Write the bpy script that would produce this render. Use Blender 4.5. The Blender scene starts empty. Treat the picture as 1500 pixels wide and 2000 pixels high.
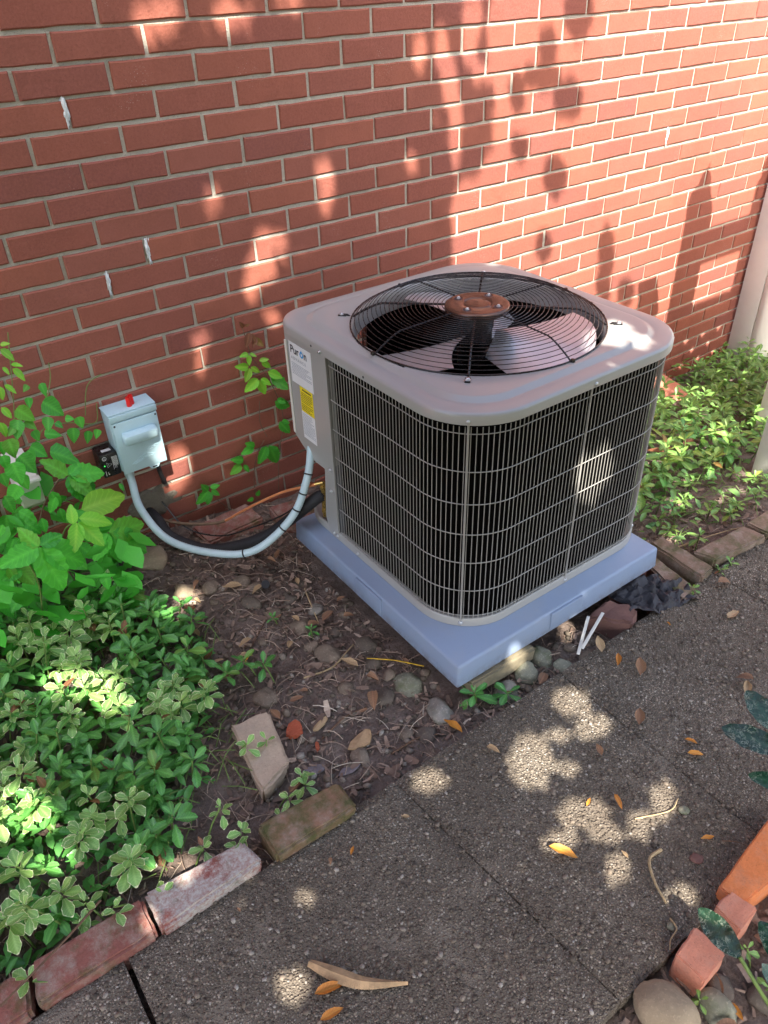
import bpy, bmesh, math, random
import numpy as np
from mathutils import Vector, Matrix, noise

random.seed(7)
rng = np.random.default_rng(7)
R = math.radians
scene = bpy.context.scene
COL = scene.collection

# ------------------------------------------------------------------ camera, sky, sun, exposure
cam_d = bpy.data.cameras.new('camera')
cam = bpy.data.objects.new('camera', cam_d)
COL.objects.link(cam)
YAW, PIT, ROL = 0.6109, 0.6258, -0.0353
_f = Vector((math.sin(YAW) * math.cos(PIT), math.cos(YAW) * math.cos(PIT), -math.sin(PIT)))
_r = Vector((math.cos(YAW), -math.sin(YAW), 0))
_u = _r.cross(_f)
_c, _s = math.cos(ROL), math.sin(ROL)
CR, CU, CF = _c * _r + _s * _u, -_s * _r + _c * _u, _f
CAMPOS = Vector((-0.6948, -2.0539, 1.4764))
cam.matrix_world = Matrix(((CR.x, CU.x, -CF.x, CAMPOS.x), (CR.y, CU.y, -CF.y, CAMPOS.y),
                           (CR.z, CU.z, -CF.z, CAMPOS.z), (0, 0, 0, 1)))
cam_d.sensor_fit = 'AUTO'
cam_d.sensor_width = 36.0
cam_d.lens = 36.0 * 1500.83 / 2000.0
cam_d.clip_start = 0.02
cam_d.clip_end = 400
scene.camera = cam

SUN_V = Vector((0.25, 0.575, -0.78)).normalized()          # the way the light travels
SUN_EL = math.asin(-SUN_V.z)
SUN_AZ = math.atan2(-SUN_V.x, -SUN_V.y)                    # from +Y towards +X
world = bpy.data.worlds.new('World')
scene.world = world
world.use_nodes = True
wt = world.node_tree
wt.nodes.clear()
w_out = wt.nodes.new('ShaderNodeOutputWorld')
w_bg = wt.nodes.new('ShaderNodeBackground')
w_sky = wt.nodes.new('ShaderNodeTexSky')
w_sky.sky_type = 'NISHITA'
w_sky.sun_disc = False
w_sky.sun_elevation = SUN_EL
w_sky.sun_rotation = SUN_AZ
w_sky.air_density = 1.0
w_sky.dust_density = 4.0
w_sky.ozone_density = 1.0
w_bg.inputs['Strength'].default_value = 0.15
wt.links.new(w_sky.outputs[0], w_bg.inputs['Color'])
wt.links.new(w_bg.outputs[0], w_out.inputs['Surface'])

sun_d = bpy.data.lights.new('sun', 'SUN')
sun_d.energy = 4.3
sun_d.angle = R(0.53)
sun_d.color = (1.0, 0.93, 0.82)
sun = bpy.data.objects.new('sun', sun_d)
COL.objects.link(sun)
sun.rotation_euler = SUN_V.to_track_quat('-Z', 'Y').to_euler()
sun.location = (-3, -6, 9)

scene.view_settings.view_transform = 'Standard'
scene.view_settings.look = 'None'
scene.view_settings.gamma = 1.0
scene.view_settings.use_curve_mapping = False
scene.view_settings.exposure = 1.9
scene.render.engine = 'CYCLES'
scene.cycles.max_bounces = 8
scene.cycles.use_denoising = True


def px(p):
    """picture position (0..1500, 0..2000) of a world point, for picking the bricks in view"""
    d = Vector(p) - CAMPOS
    z = d.dot(CF)
    if z < 0.05:
        return None
    return 750 + 1500.83 * d.dot(CR) / z, 1000 - 1500.83 * d.dot(CU) / z, z


# ------------------------------------------------------------------ object helpers
def tag(o, label=None, cat=None, group=None, kind=None):
    if label: o['label'] = label
    if cat: o['category'] = cat
    if group: o['group'] = group
    if kind: o['kind'] = kind
    return o


def empty(name, loc=(0, 0, 0), label=None, cat=None, group=None, kind=None, rz=0.0):
    o = bpy.data.objects.new(name, None)
    o.empty_display_size = 0.05
    o.location = loc
    o.rotation_euler = (0, 0, rz)
    COL.objects.link(o)
    return tag(o, label, cat, group, kind)


def link(name, me, parent=None, loc=None, mat=None):
    o = bpy.data.objects.new(name, me)
    if mat is not None and len(me.materials) == 0:
        me.materials.append(mat)
    COL.objects.link(o)
    if parent is not None:
        o.parent = parent
    if loc is not None:
        o.location = Vector(loc) - (parent.location if parent is not None and parent.parent is not None else Vector())
    return o


def mesh(name, V, F, smooth=False, sharp=None, attrs=None):
    me = bpy.data.meshes.new(name)
    me.from_pydata([tuple(map(float, v)) for v in V], [], [tuple(map(int, f)) for f in F])
    if attrs:
        for k, a in attrs.items():
            at = me.attributes.new(k, 'FLOAT', 'POINT')
            at.data.foreach_set('value', np.asarray(a, np.float32))
    if smooth:
        me.polygons.foreach_set('use_smooth', [True] * len(me.polygons))
        if sharp:
            me.set_sharp_from_angle(angle=R(sharp))
    me.update()
    return me


class MB:
    """collects simple shapes into one mesh"""
    def __init__(s):
        s.V, s.F = [], []

    def add(s, V, F, M=None):
        n = len(s.V)
        for v in V:
            v = Vector(v)
            s.V.append(M @ v if M is not None else v)
        s.F += [tuple(i + n for i in f) for f in F]
        return s

    def box(s, x0, x1, y0, y1, z0, z1, b=0.0, M=None):
        if b <= 0:
            V = [(x, y, z) for x in (x0, x1) for y in (y0, y1) for z in (z0, z1)]
            F = [(0, 1, 3, 2), (4, 6, 7, 5), (0, 4, 5, 1), (2, 3, 7, 6), (0, 2, 6, 4), (1, 5, 7, 3)]
            return s.add(V, F, M)
        bm = bmesh.new()
        bmesh.ops.create_cube(bm, size=1)
        for v in bm.verts:
            v.co = Vector((x0 + (v.co.x + .5) * (x1 - x0), y0 + (v.co.y + .5) * (y1 - y0), z0 + (v.co.z + .5) * (z1 - z0)))
        bmesh.ops.bevel(bm, geom=bm.edges[:], offset=b, segments=2, profile=0.5, affect='EDGES')
        bm.verts.index_update()
        V = [v.co.copy() for v in bm.verts]
        F = [[v.index for v in f.verts] for f in bm.faces]
        bm.free()
        return s.add(V, F, M)

    def tube(s, P, r, n=8, cap=True, closed=False):
        P = [Vector(p) for p in P]
        m = len(P)
        rr = r if isinstance(r, (list, tuple)) else [r] * m
        V, F = [], []
        up = None
        for i, p in enumerate(P):
            if closed:
                t = (P[(i + 1) % m] - P[i - 1]).normalized()
            else:
                t = (P[min(i + 1, m - 1)] - P[max(i - 1, 0)]).normalized()
            if up is None:
                up = Vector((0, 0, 1)) if abs(t.z) < .9 else Vector((1, 0, 0))
            a = (up - t * up.dot(t)).normalized()
            up = a
            b = t.cross(a)
            for k in range(n):
                an = 2 * math.pi * k / n
                V.append(p + (a * math.cos(an) + b * math.sin(an)) * rr[i])
        L = m if closed else m - 1
        for i in range(L):
            j = (i + 1) % m
            for k in range(n):
                k2 = (k + 1) % n
                F.append((i * n + k, i * n + k2, j * n + k2, j * n + k))
        if cap and not closed:
            F.append(tuple(range(n - 1, -1, -1)))
            F.append(tuple((m - 1) * n + k for k in range(n)))
        return s.add(V, F)

    def lathe(s, prof, c=(0, 0, 0), n=48, M=None):
        V, F = [], []
        for r, z in prof:
            for k in range(n):
                a = 2 * math.pi * k / n
                V.append((c[0] + r * math.cos(a), c[1] + r * math.sin(a), c[2] + z))
        for i in range(len(prof) - 1):
            for k in range(n):
                k2 = (k + 1) % n
                F.append((i * n + k, i * n + k2, (i + 1) * n + k2, (i + 1) * n + k))
        return s.add(V, F, M)

    def prism(s, poly, a0, a1, axis='x'):
        """poly in the other two axes, extruded from a0 to a1"""
        n = len(poly)
        def pt(p, a):
            return (a, p[0], p[1]) if axis == 'x' else ((p[0], a, p[1]) if axis == 'y' else (p[0], p[1], a))
        V = [pt(p, a0) for p in poly] + [pt(p, a1) for p in poly]
        F = [tuple(range(n)), tuple(range(2 * n - 1, n - 1, -1))]
        F += [(i, i + n, (i + 1) % n + n, (i + 1) % n) for i in range(n)]
        return s.add(V, F)

    def build(s, name, mat, parent=None, smooth=False, sharp=40, loc=None):
        me = mesh(name, s.V, s.F, smooth, sharp)
        bm = bmesh.new()
        bm.from_mesh(me)
        bmesh.ops.recalc_face_normals(bm, faces=bm.faces[:])
        bm.to_mesh(me)
        bm.free()
        if smooth and sharp:
            me.set_sharp_from_angle(angle=R(sharp))
        me.materials.append(mat)
        return link(name, me, parent, loc)


def catmull(P, k=8):
    P = [Vector(p) for p in P]
    Q = [P[0] * 2 - P[1]] + P + [P[-1] * 2 - P[-2]]
    out = []
    for i in range(1, len(Q) - 2):
        a, b, c, d = Q[i - 1:i + 3]
        for j in range(k):
            t = j / k
            out.append(.5 * ((2 * b) + (c - a) * t + (2 * a - 5 * b + 4 * c - d) * t * t + (3 * b - a - 3 * c + d) * t ** 3))
    out.append(P[-1])
    return out


# ------------------------------------------------------------------ materials
class N:
    def __init__(s, name):
        s.m = bpy.data.materials.new(name)
        s.m.use_nodes = True
        s.t = s.m.node_tree
        s.b = s.t.nodes['Principled BSDF']
        s.pos = None

    def node(s, typ, **kw):
        n = s.t.nodes.new(typ)
        for k, v in kw.items():
            if k.startswith('i_'):
                key = k[2:].replace('_', ' ')
                n.inputs[key].default_value = v
            else:
                setattr(n, k, v)
        return n

    def l(s, a, b):
        s.t.links.new(a, b)

    def P(s):
        if s.pos is None:
            s.pos = s.node('ShaderNodeNewGeometry').outputs['Position']
        return s.pos

    def noise(s, scale, detail=4, rough=.6, stretch=None, dist=0.0):
        n = s.node('ShaderNodeTexNoise')
        n.inputs['Scale'].default_value = scale
        n.inputs['Detail'].default_value = detail
        n.inputs['Roughness'].default_value = rough
        n.inputs['Distortion'].default_value = dist
        v = s.P()
        if stretch:
            mp = s.node('ShaderNodeMapping')
            mp.inputs['Scale'].default_value = stretch
            s.l(v, mp.inputs['Vector'])
            v = mp.outputs[0]
        s.l(v, n.inputs['Vector'])
        return n.outputs['Fac']

    def vor(s, scale, feature='F1', out='Distance', rand=1.0):
        n = s.node('ShaderNodeTexVoronoi')
        n.feature = feature
        n.inputs['Scale'].default_value = scale
        n.inputs['Randomness'].default_value = rand
        s.l(s.P(), n.inputs['Vector'])
        return n.outputs[out]

    def ramp(s, fac, stops, interp='LINEAR'):
        n = s.node('ShaderNodeValToRGB')
        e = n.color_ramp.elements
        n.color_ramp.interpolation = interp
        while len(e) < len(stops):
            e.new(0.5)
        for i, (p, c) in enumerate(stops):
            e[i].position = p
            e[i].color = (c, c, c, 1) if not isinstance(c, (tuple, list)) else (*c, 1)
        s.l(fac, n.inputs['Fac'])
        return n.outputs['Color']

    def mix(s, fac, a, b, typ='MIX'):
        n = s.node('ShaderNodeMix')
        n.data_type = 'RGBA'
        n.blend_type = typ
        for sock, v in ((n.inputs[0], fac), (n.inputs[6], a), (n.inputs[7], b)):
            if isinstance(v, (int, float)):
                sock.default_value = v
            elif isinstance(v, (tuple, list)):
                sock.default_value = (*v, 1)
            else:
                s.l(v, sock)
        return n.outputs[2]

    def math(s, op, a, b=0.0, clamp=False):
        n = s.node('ShaderNodeMath')
        n.operation = op
        n.use_clamp = clamp
        for i, v in enumerate((a, b)):
            if isinstance(v, (int, float)):
                n.inputs[i].default_value = v
            else:
                s.l(v, n.inputs[i])
        return n.outputs[0]

    def attr(s, name):
        n = s.node('ShaderNodeAttribute')
        n.attribute_name = name
        return n.outputs['Fac']

    def rand(s):
        return s.node('ShaderNodeObjectInfo').outputs['Random']

    def bump(s, h, strength=.3, dist=.01, prev=None):
        n = s.node('ShaderNodeBump')
        n.inputs['Strength'].default_value = strength
        n.inputs['Distance'].default_value = dist
        s.l(h, n.inputs['Height'])
        if prev is not None:
            s.l(prev, n.inputs['Normal'])
        return n.outputs[0]

    def out(s, col=None, rough=None, normal=None, metal=None, spec=None, coat=None):
        for key, v in (('Base Color', col), ('Roughness', rough), ('Metallic', metal), ('Specular IOR Level', spec), ('Coat Weight', coat)):
            if v is None:
                continue
            if isinstance(v, (int, float)):
                s.b.inputs[key].default_value = v
            elif isinstance(v, (tuple, list)):
                s.b.inputs[key].default_value = (*v, 1)
            else:
                s.l(v, s.b.inputs[key])
        if normal is not None:
            s.l(normal, s.b.inputs['Normal'])
        return s.m


def paint(name, col, rough=.4, metal=0.0, var=.08, scale=30, bump=0.05, spec=.5):
    n = N(name)
    f = n.noise(scale, 5)
    c = n.mix(n.ramp(f, [(.3, 0), (.7, 1)]), tuple(k * (1 - var) for k in col), tuple(min(1, k * (1 + var)) for k in col))
    r = n.ramp(n.noise(scale * 2.3, 3), [(.3, max(0, rough - .06 * min(1, var * 20))), (.7, rough + .06 * min(1, var * 20))])
    return n.out(c, r, n.bump(n.noise(scale * 9, 3), bump, .002), metal, spec)


def brick_mat(name, cols, moss=0.0, white=0.0, dust=0.0, speck=True, attr=False):
    n = N(name)
    t = n.math('FRACT', n.math('ADD', n.rand(), n.attr('tone'))) if attr else n.rand()
    c = n.ramp(t, [(i / (len(cols) - 1), k) for i, k in enumerate(cols)])
    big = n.noise(9, 5, .65)
    c = n.mix(n.ramp(big, [(.35, 0), (.7, .55)]), c, tuple(k * .72 for k in cols[0]))
    st = n.noise(3.5, 5, .7, (1, 1, .45))
    c = n.mix(n.ramp(st, [(.5, 0), (.72, .38)]), c, tuple(k * .5 for k in cols[0]))
    fine = n.noise(150, 4, .7)
    c = n.mix(n.ramp(fine, [(.3, 0), (.75, .5)]), c, tuple(min(1, k * 1.3) for k in cols[-1]))
    grit = n.noise(420, 2, .5)
    c = n.mix(n.ramp(grit, [(.62, 0), (.72, .35)]), c, (.05, .03, .025))
    if speck:
        s1 = n.ramp(n.noise(7, 2), [(.60, 0), (.68, 1)])
        s2 = n.ramp(n.vor(190), [(.12, 1), (.2, 0)])
        c = n.mix(n.math('MULTIPLY', n.math('MULTIPLY', s1, s2), .55), c, (.62, .55, .5))
    if dust:
        dw = n.math('MULTIPLY', n.ramp(n.noise(26, 7, .75), [(.46, 0), (.66, dust)]), n.ramp(n.noise(190, 3, .7), [(.3, .4), (.6, 1)]))
        c = n.mix(dw, c, (.36, .31, .26))
    if white:
        w = n.ramp(n.noise(16, 7, .8), [(.50 - white * .14, 0), (.56 - white * .08, 1)])
        c = n.mix(n.math('MULTIPLY', w, n.ramp(n.noise(140, 5, .75), [(.34, .25), (.6, 1)])), c, (.46, .44, .40))
    if moss:
        g = n.ramp(n.noise(18, 6, .7), [(.62 - moss * .4, 0), (.8 - moss * .3, 1)])
        gc = n.mix(n.noise(160, 3), (.035, .045, .012), (.11, .12, .04))
        c = n.mix(n.math('MULTIPLY', g, .9), c, gc)
    nb = n.bump(fine, .35, .004)
    nb = n.bump(n.noise(35, 4), .3, .006, nb)
    return n.out(c, .88, nb, spec=.25)


def leaf_mat(name, base, dark, edge=None, rough=.42, vein=.25, trans=.3, vein_pattern=False, yellow=.15):
    n = N(name)
    c = n.mix(n.rand(), base, dark)
    if not name.endswith('dead_leaf'):
        c = n.mix(n.ramp(n.math('FRACT', n.math('MULTIPLY', n.rand(), 13.7)), [(0, .62), (1, 0)]), c, tuple(k * .42 for k in dark))
    c = n.mix(n.ramp(n.noise(38, 3), [(.35, 0), (.75, .4)]), c, dark)
    if yellow:
        yf = n.math('MULTIPLY', n.math('GREATER_THAN', n.math('FRACT', n.math('MULTIPLY', n.rand(), 7.31)), .86), yellow)
        c = n.mix(yf, c, (.30, .32, .03))
    c = n.mix(n.math('MULTIPLY', n.ramp(n.attr('mid'), [(.55, 0), (1, 1)]), vein), c, tuple(min(1, k * 2.2 + .03) for k in base))
    sv = n.math('FRACT', n.math('SUBTRACT', n.math('MULTIPLY', n.attr('along'), 8.0), n.math('MULTIPLY', n.math('SUBTRACT', 1.0, n.attr('mid')), 1.3)))
    sv = n.ramp(sv, [(0, 1), (.14, 0), (.84, 0), (1, 1)])
    c = n.mix(n.math('MULTIPLY', sv, vein * .8), c, tuple(min(1, k * 1.9 + .02) for k in base))
    if vein_pattern:
        v = n.ramp(n.noise(85, 3, .6, None, .8), [(.455, 0), (.49, 1), (.51, 1), (.545, 0)])
        v = n.math('MULTIPLY', v, n.ramp(n.noise(42, 4), [(.46, 0), (.62, .75)]))
        c = n.mix(v, c, (.34, .40, .30))
    if edge is not None:
        e = n.math('ADD', n.attr('edge'), n.math('MULTIPLY', n.math('SUBTRACT', n.noise(120, 3), .5), .8))
        c = n.mix(n.ramp(e, [(.52, 0), (.82, 1)]), c, edge)
    n.out(c, n.ramp(n.noise(60, 3), [(.3, max(.1, rough - .1)), (.7, rough + .12)]), n.bump(sv, -.35, .002, n.bump(n.noise(110, 3), .3, .003)), spec=.5)
    tr = n.node('ShaderNodeBsdfTranslucent')
    n.l(n.mix(1.0, c, (1.0, 1.15, .45), 'MULTIPLY'), tr.inputs['Color'])
    mx = n.node('ShaderNodeMixShader')
    mx.inputs[0].default_value = trans
    n.l(n.b.outputs[0], mx.inputs[1])
    n.l(tr.outputs[0], mx.inputs[2])
    n.l(mx.outputs[0], n.t.nodes['Material Output'].inputs['Surface'])
    return n.m


MAT = {}
MAT['brick'] = brick_mat('wall_brick', [(0.304, 0.101, 0.0669), (0.23, 0.0736, 0.0584), (0.338, 0.112, 0.0687), (0.206, 0.07, 0.0601), (0.319, 0.105, 0.0653), (0.265, 0.0825, 0.0567), (0.294, 0.106, 0.0773)], attr=True)
MAT['old_red'] = brick_mat('old_red_brick', [(.235, .09, .072), (.265, .105, .082)], moss=.25, dust=.8, speck=False)
MAT['old_white'] = brick_mat('whitened_brick', [(.25, .085, .07), (.28, .10, .08)], white=.75, moss=.1, speck=False)
MAT['old_moss'] = brick_mat('mossy_brick', [(.23, .125, .082), (.25, .14, .09)], moss=.62, dust=.6, speck=False)
MAT['brown_moss'] = brick_mat('brown_mossy_brick', [(.20, .135, .10), (.23, .155, .11)], moss=.4, dust=.6, speck=False)
MAT['orange'] = brick_mat('orange_brick', [(.62, .20, .07), (.66, .215, .08)], dust=.25, speck=False)
MAT['pink'] = brick_mat('pinkish_brick', [(.60, .25, .165), (.57, .235, .15)], dust=.3, speck=False)
MAT['buff'] = brick_mat('buff_paver', [(.42, .32, .235), (.45, .345, .255)], dust=.4, speck=False)
MAT['plum'] = brick_mat('plum_stone', [(.15, .08, .07), (.17, .09, .075)], speck=False)

n = N('mortar')
mc = n.mix(n.noise(60, 5, .7), (.44, .41, .345), (.64, .60, .51))
mc = n.mix(n.ramp(n.noise(4, 3), [(.4, 0), (.7, .5)]), mc, (.35, .33, .275))
mc = n.mix(n.ramp(n.noise(330, 2), [(.6, 0), (.7, .6)]), mc, (.1, .09, .08))
MAT['mortar'] = n.out(mc, .95, n.bump(n.noise(240, 4, .7), .7, .006), spec=.2)
n = N('rough_mortar')
mc = n.mix(n.noise(40, 6, .75), (.12, .105, .085), (.30, .27, .22))
MAT['rough_mortar'] = n.out(mc, .95, n.bump(n.noise(110, 5, .7), .9, .012), spec=.2)
MAT['caulk'] = paint('white_caulk', (.74, .78, .8), .5)

# exposed-aggregate concrete
n = N('aggregate')
cell = n.node('ShaderNodeTexVoronoi'); cell.inputs['Scale'].default_value = 180
n.l(n.P(), cell.inputs['Vector'])
sep = n.node('ShaderNodeSeparateColor'); n.l(cell.outputs['Color'], sep.inputs[0])
stone = n.ramp(sep.outputs[0], [(0, (0.0789, 0.0644, 0.0523)), (.3, (0.189, 0.155, 0.121)), (.55, (0.296, 0.248, 0.194)), (.8, (0.433, 0.355, 0.273)), (.95, (0.671, 0.601, 0.5)), (1, (0.496, 0.456, 0.403))])
m1 = n.ramp(cell.outputs['Distance'], [(.34, 1), (.52, 0)])
c = n.mix(m1, (0.136, 0.116, 0.0911), stone)
cell2 = n.node('ShaderNodeTexVoronoi'); cell2.inputs['Scale'].default_value = 310
n.l(n.P(), cell2.inputs['Vector'])
sep2 = n.node('ShaderNodeSeparateColor'); n.l(cell2.outputs['Color'], sep2.inputs[0])
s2 = n.ramp(sep2.outputs[1], [(0, (0.0889, 0.0731, 0.0592)), (.6, (0.276, 0.23, 0.182)), (.9, (0.533, 0.462, 0.378)), (1, (0.425, 0.396, 0.342))])
c = n.mix(n.math('MULTIPLY', n.ramp(cell2.outputs['Distance'], [(.2, 1), (.45, 0)]), n.math('SUBTRACT', 1.0, n.math('MULTIPLY', m1, .6))), c, s2)
dirt = n.ramp(n.noise(2.6, 7, .75, None, .6), [(.40, 0), (.60, .72)])
c = n.mix(dirt, c, (0.136, 0.109, 0.0839))
c = n.mix(n.ramp(n.noise(5.5, 5, .7), [(.55, 0), (.72, .4)]), c, (0.395, 0.343, 0.273))
h = n.math('ADD', n.ramp(cell.outputs['Distance'], [(.0, 1), (.55, 0)]), n.math('MULTIPLY', n.ramp(cell2.outputs['Distance'], [(0, 1), (.5, 0)]), .4))
MAT['path'] = n.out(c, n.ramp(n.noise(80, 2), [(.3, .75), (.7, .95)]), n.bump(h, 1.0, .006), spec=.15)

n = N('soil')
c = n.ramp(n.noise(24, 8, .75), [(.25, (0.0808, 0.0591, 0.0522)), (.5, (0.192, 0.147, 0.124)), (.75, (0.343, 0.272, 0.231))])
c = n.mix(n.ramp(n.noise(130, 4), [(.55, 0), (.7, .5)]), c, (.16, .11, .075))
MAT['soil'] = n.out(c, .95, n.bump(n.noise(90, 6, .75), .9, .012, n.bump(n.noise(20, 4), .6, .02)), spec=.2)

n = N('mulch')
c = n.ramp(n.attr('tone'), [(0, (0.0867, 0.0628, 0.0545)), (.35, (0.208, 0.146, 0.118)), (.62, (0.347, 0.246, 0.188)), (.85, (0.52, 0.393, 0.307)), (.95, (0.729, 0.609, 0.477)), (1, (0.867, 0.785, 0.659))])
c = n.mix(n.math('MULTIPLY', n.noise(150, 3), .7), c, (0.16, 0.106, 0.0768))
MAT['mulch'] = n.out(c, .9, n.bump(n.noise(240, 3), .4, .003), spec=.2)


def stone_mat(name, a, b, moss=0.0):
    n = N(name)
    c = n.mix(n.rand(), a, b)
    c = n.mix(n.ramp(n.noise(22, 6, .7), [(.3, 0), (.7, .7)]), c, tuple(k * .55 for k in a))
    c = n.mix(n.ramp(n.noise(180, 3), [(.55, 0), (.7, .5)]), c, tuple(min(1, k * 1.5) for k in b))
    if moss:
        c = n.mix(n.ramp(n.noise(30, 4), [(.5, 0), (.68, moss)]), c, (.10, .12, .05))
    return n.out(c, .82, n.bump(n.noise(90, 5, .7), .5, .005), spec=.3)


MAT['stone'] = stone_mat('grey_brown_stone', (0.2, 0.155, 0.115), (0.26, 0.205, 0.155))
MAT['stone_pale'] = stone_mat('pale_stone', (0.289, 0.264, 0.23), (0.357, 0.323, 0.272), .35)
MAT['stone_green'] = stone_mat('greenish_stone', (0.237, 0.237, 0.175), (0.325, 0.312, 0.237), .6)
MAT['stone_tan'] = stone_mat('tan_stone', (.38, .30, .20), (.33, .26, .18))
MAT['stone_dark'] = stone_mat('dark_stone', (0.139, 0.111, 0.0901), (0.17, 0.139, 0.106))
MAT['stone_red'] = stone_mat('reddish_stone', (.42, .10, .05), (.38, .12, .06))

MAT['taupe'] = paint('taupe_enamel', (0.34, 0.338, 0.325), .32, 0, .0, 5, 0.0)
for n_ in MAT['taupe'].node_tree.nodes:
    if n_.type == 'BSDF_PRINCIPLED':
        n_.inputs['Coat Weight'].default_value = .35
        n_.inputs['Coat Roughness'].default_value = .16
MAT['wire'] = paint('taupe_wire', (0.33, 0.32, 0.30), .45, 0, .05, 40, .02)
n = N('black_fins')
MAT['fins'] = n.out((.005, .0045, .0045), .7, n.bump(n.noise(60, 2, .5, (14, 14, .4)), .6, .004), spec=.06)
MAT['black'] = paint('black_enamel', (.012, .012, .013), .3, 0, .1, 40, .02)
MAT['black_wire'] = paint('black_guard_wire', (.012, .010, .010), .28, 0, .1, 40, .02)
MAT['hub'] = paint('dark_enamel_brick_tint', (.14, .075, .05), .2, .5, .06, 20, .03)  # dark gloss enamel; the brick wall's reflection is put into the brown base
MAT['alu'] = paint('fan_aluminium', (.66, .68, .72), .34, .75, .06, 20, .03)
MAT['steel'] = paint('zinc_screw', (.6, .62, .64), .3, .8, .05, 60, .02)
n = N('grey_pad_plastic_sky_tint')
pc_ = n.mix(n.noise(7, 5, .7), (0.228, 0.295, 0.418), (0.26, 0.33, 0.464))  # grey plastic; the blue of the reflected sky is put into its colour
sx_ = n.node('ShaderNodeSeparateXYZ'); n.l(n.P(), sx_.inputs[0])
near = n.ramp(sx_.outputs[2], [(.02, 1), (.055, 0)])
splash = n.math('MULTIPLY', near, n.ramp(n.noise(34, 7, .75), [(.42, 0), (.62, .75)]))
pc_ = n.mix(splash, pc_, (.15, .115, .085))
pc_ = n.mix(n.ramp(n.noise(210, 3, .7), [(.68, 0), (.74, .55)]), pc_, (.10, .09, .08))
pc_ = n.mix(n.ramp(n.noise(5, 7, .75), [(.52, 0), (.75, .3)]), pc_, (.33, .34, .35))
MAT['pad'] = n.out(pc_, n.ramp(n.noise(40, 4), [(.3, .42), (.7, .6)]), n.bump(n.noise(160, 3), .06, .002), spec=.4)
MAT['boxgrey'] = paint('grey_box_enamel', (0.451, 0.634, 0.703), .42, 0, .04, 25, .04)
MAT['conduit'] = paint('grey_conduit_plastic', (0.443, 0.577, 0.622), .45, 0, .05, 40, .04)
MAT['foam'] = paint('black_foam', (.013, .013, .016), .7, 0, .2, 90, .3)
MAT['copper'] = paint('copper_tube', (.78, .30, .13), .35, .45, .12, 60, .04)
MAT['brass'] = paint('brass_fitting', (.62, .43, .13), .3, .9, .1, 60, .04)
MAT['redcap'] = paint('red_plastic', (.75, .012, .012), .35, 0, .05, 40, .02)
MAT['white'] = paint('white_vinyl', (.78, .76, .73), .42, 0, .03, 14, .02)
MAT['whiteold'] = paint('off_white_plastic', (.66, .64, .58), .45, 0, .06, 14, .04)
MAT['paper'] = paint('white_label', (.72, .73, .75), .35, 0, .02, 30, 0.0)
MAT['yellow'] = paint('yellow_label', (.82, .66, .015), .4, 0, .02, 30, 0.0)
MAT['ink'] = paint('dark_ink', (.02, .022, .03), .5, 0, .02, 30, 0.0)
MAT['greyink'] = paint('grey_ink', (.30, .33, .38), .5, 0, .02, 30, 0.0)
MAT['blueink'] = paint('blue_ink', (.02, .30, .68), .4, 0, .02, 30, 0.0)
MAT['whiteink'] = paint('white_ink', (.7, .7, .7), .5, 0, .02, 30, 0.0)
n = N('green_led')
n.out((.02, .5, .05), .3)
n.b.inputs['Emission Color'].default_value = (.05, 1, .1, 1)
n.b.inputs['Emission Strength'].default_value = .9
MAT['led'] = n.m
MAT['fabric'] = paint('dark_ground_cloth', (0.027, 0.0258, 0.0312), .6, 0, .25, 60, .3)
MAT['oldwood'] = paint('weathered_timber', (.20, .17, .11), .85, 0, .3, 30, .4)
MAT['bark_piece'] = paint('tan_bark', (.40, .26, .14), .85, 0, .35, 45, .4)
MAT['straw'] = paint('dry_stem', (.42, .31, .17), .8, 0, .2, 60, .2)
MAT['twig'] = paint('brown_twig', (.15, .085, .05), .85, 0, .3, 60, .3)
MAT['clear'] = paint('grey_film', (.17, .16, .17), .25, 0, .15, 50, .1)
MAT['dl_orange'] = leaf_mat('orange_dead_leaf', (.62, .25, .03), (.5, .18, .03), rough=.6, yellow=0, trans=.15)
MAT['dl_brown'] = leaf_mat('brown_dead_leaf', (.28, .15, .08), (.19, .10, .06), rough=.7, yellow=0, trans=.1)
MAT['dl_tan'] = leaf_mat('tan_dead_leaf', (.46, .32, .18), (.36, .24, .13), rough=.7, yellow=0, trans=.1)
MAT['var'] = leaf_mat('variegated_leaf', (0.314, 0.564, 0.155), (0.222, 0.446, 0.124), (0.9, 0.9, 0.561), trans=.22)
MAT['pachy'] = leaf_mat('dark_green_leaf', (0.145, 0.408, 0.0846), (0.0873, 0.286, 0.0684), rough=.33, trans=.2, yellow=.3)
MAT['olive'] = leaf_mat('olive_green_leaf', (0.304, 0.477, 0.0976), (0.163, 0.358, 0.0976), rough=.38, trans=.25, yellow=.45)
MAT['vine'] = leaf_mat('vine_leaf', (0.112, 0.605, 0.048), (0.0715, 0.459, 0.0508), rough=.45, trans=.3, yellow=.25)
MAT['bright'] = leaf_mat('young_vine_leaf', (0.31, 0.815, 0.0576), (0.232, 0.71, 0.0576), rough=.45, trans=.35, yellow=.3)
MAT['redleaf'] = leaf_mat('reddish_young_leaf', (.26, .13, .05), (.22, .08, .045), rough=.5, trans=.25, yellow=.3)
MAT['mottle'] = leaf_mat('mottled_dark_leaf', (.016, .06, .03), (.012, .045, .025), rough=.25, trans=.08, vein_pattern=True, yellow=0)
MAT['stem'] = paint('green_stem', (.14, .22, .05), .6, 0, .2, 60, .1)
MAT['stembrown'] = paint('brown_stem', (.16, .10, .06), .75, 0, .2, 60, .2)
MAT['crown'] = leaf_mat('tree_leaf', (.05, .11, .025), (.035, .08, .02), rough=.5, trans=.15)
MAT['bark'] = paint('tree_bark', (.11, .08, .06), .9, 0, .35, 14, .5)
n = N('lawn')
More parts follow.
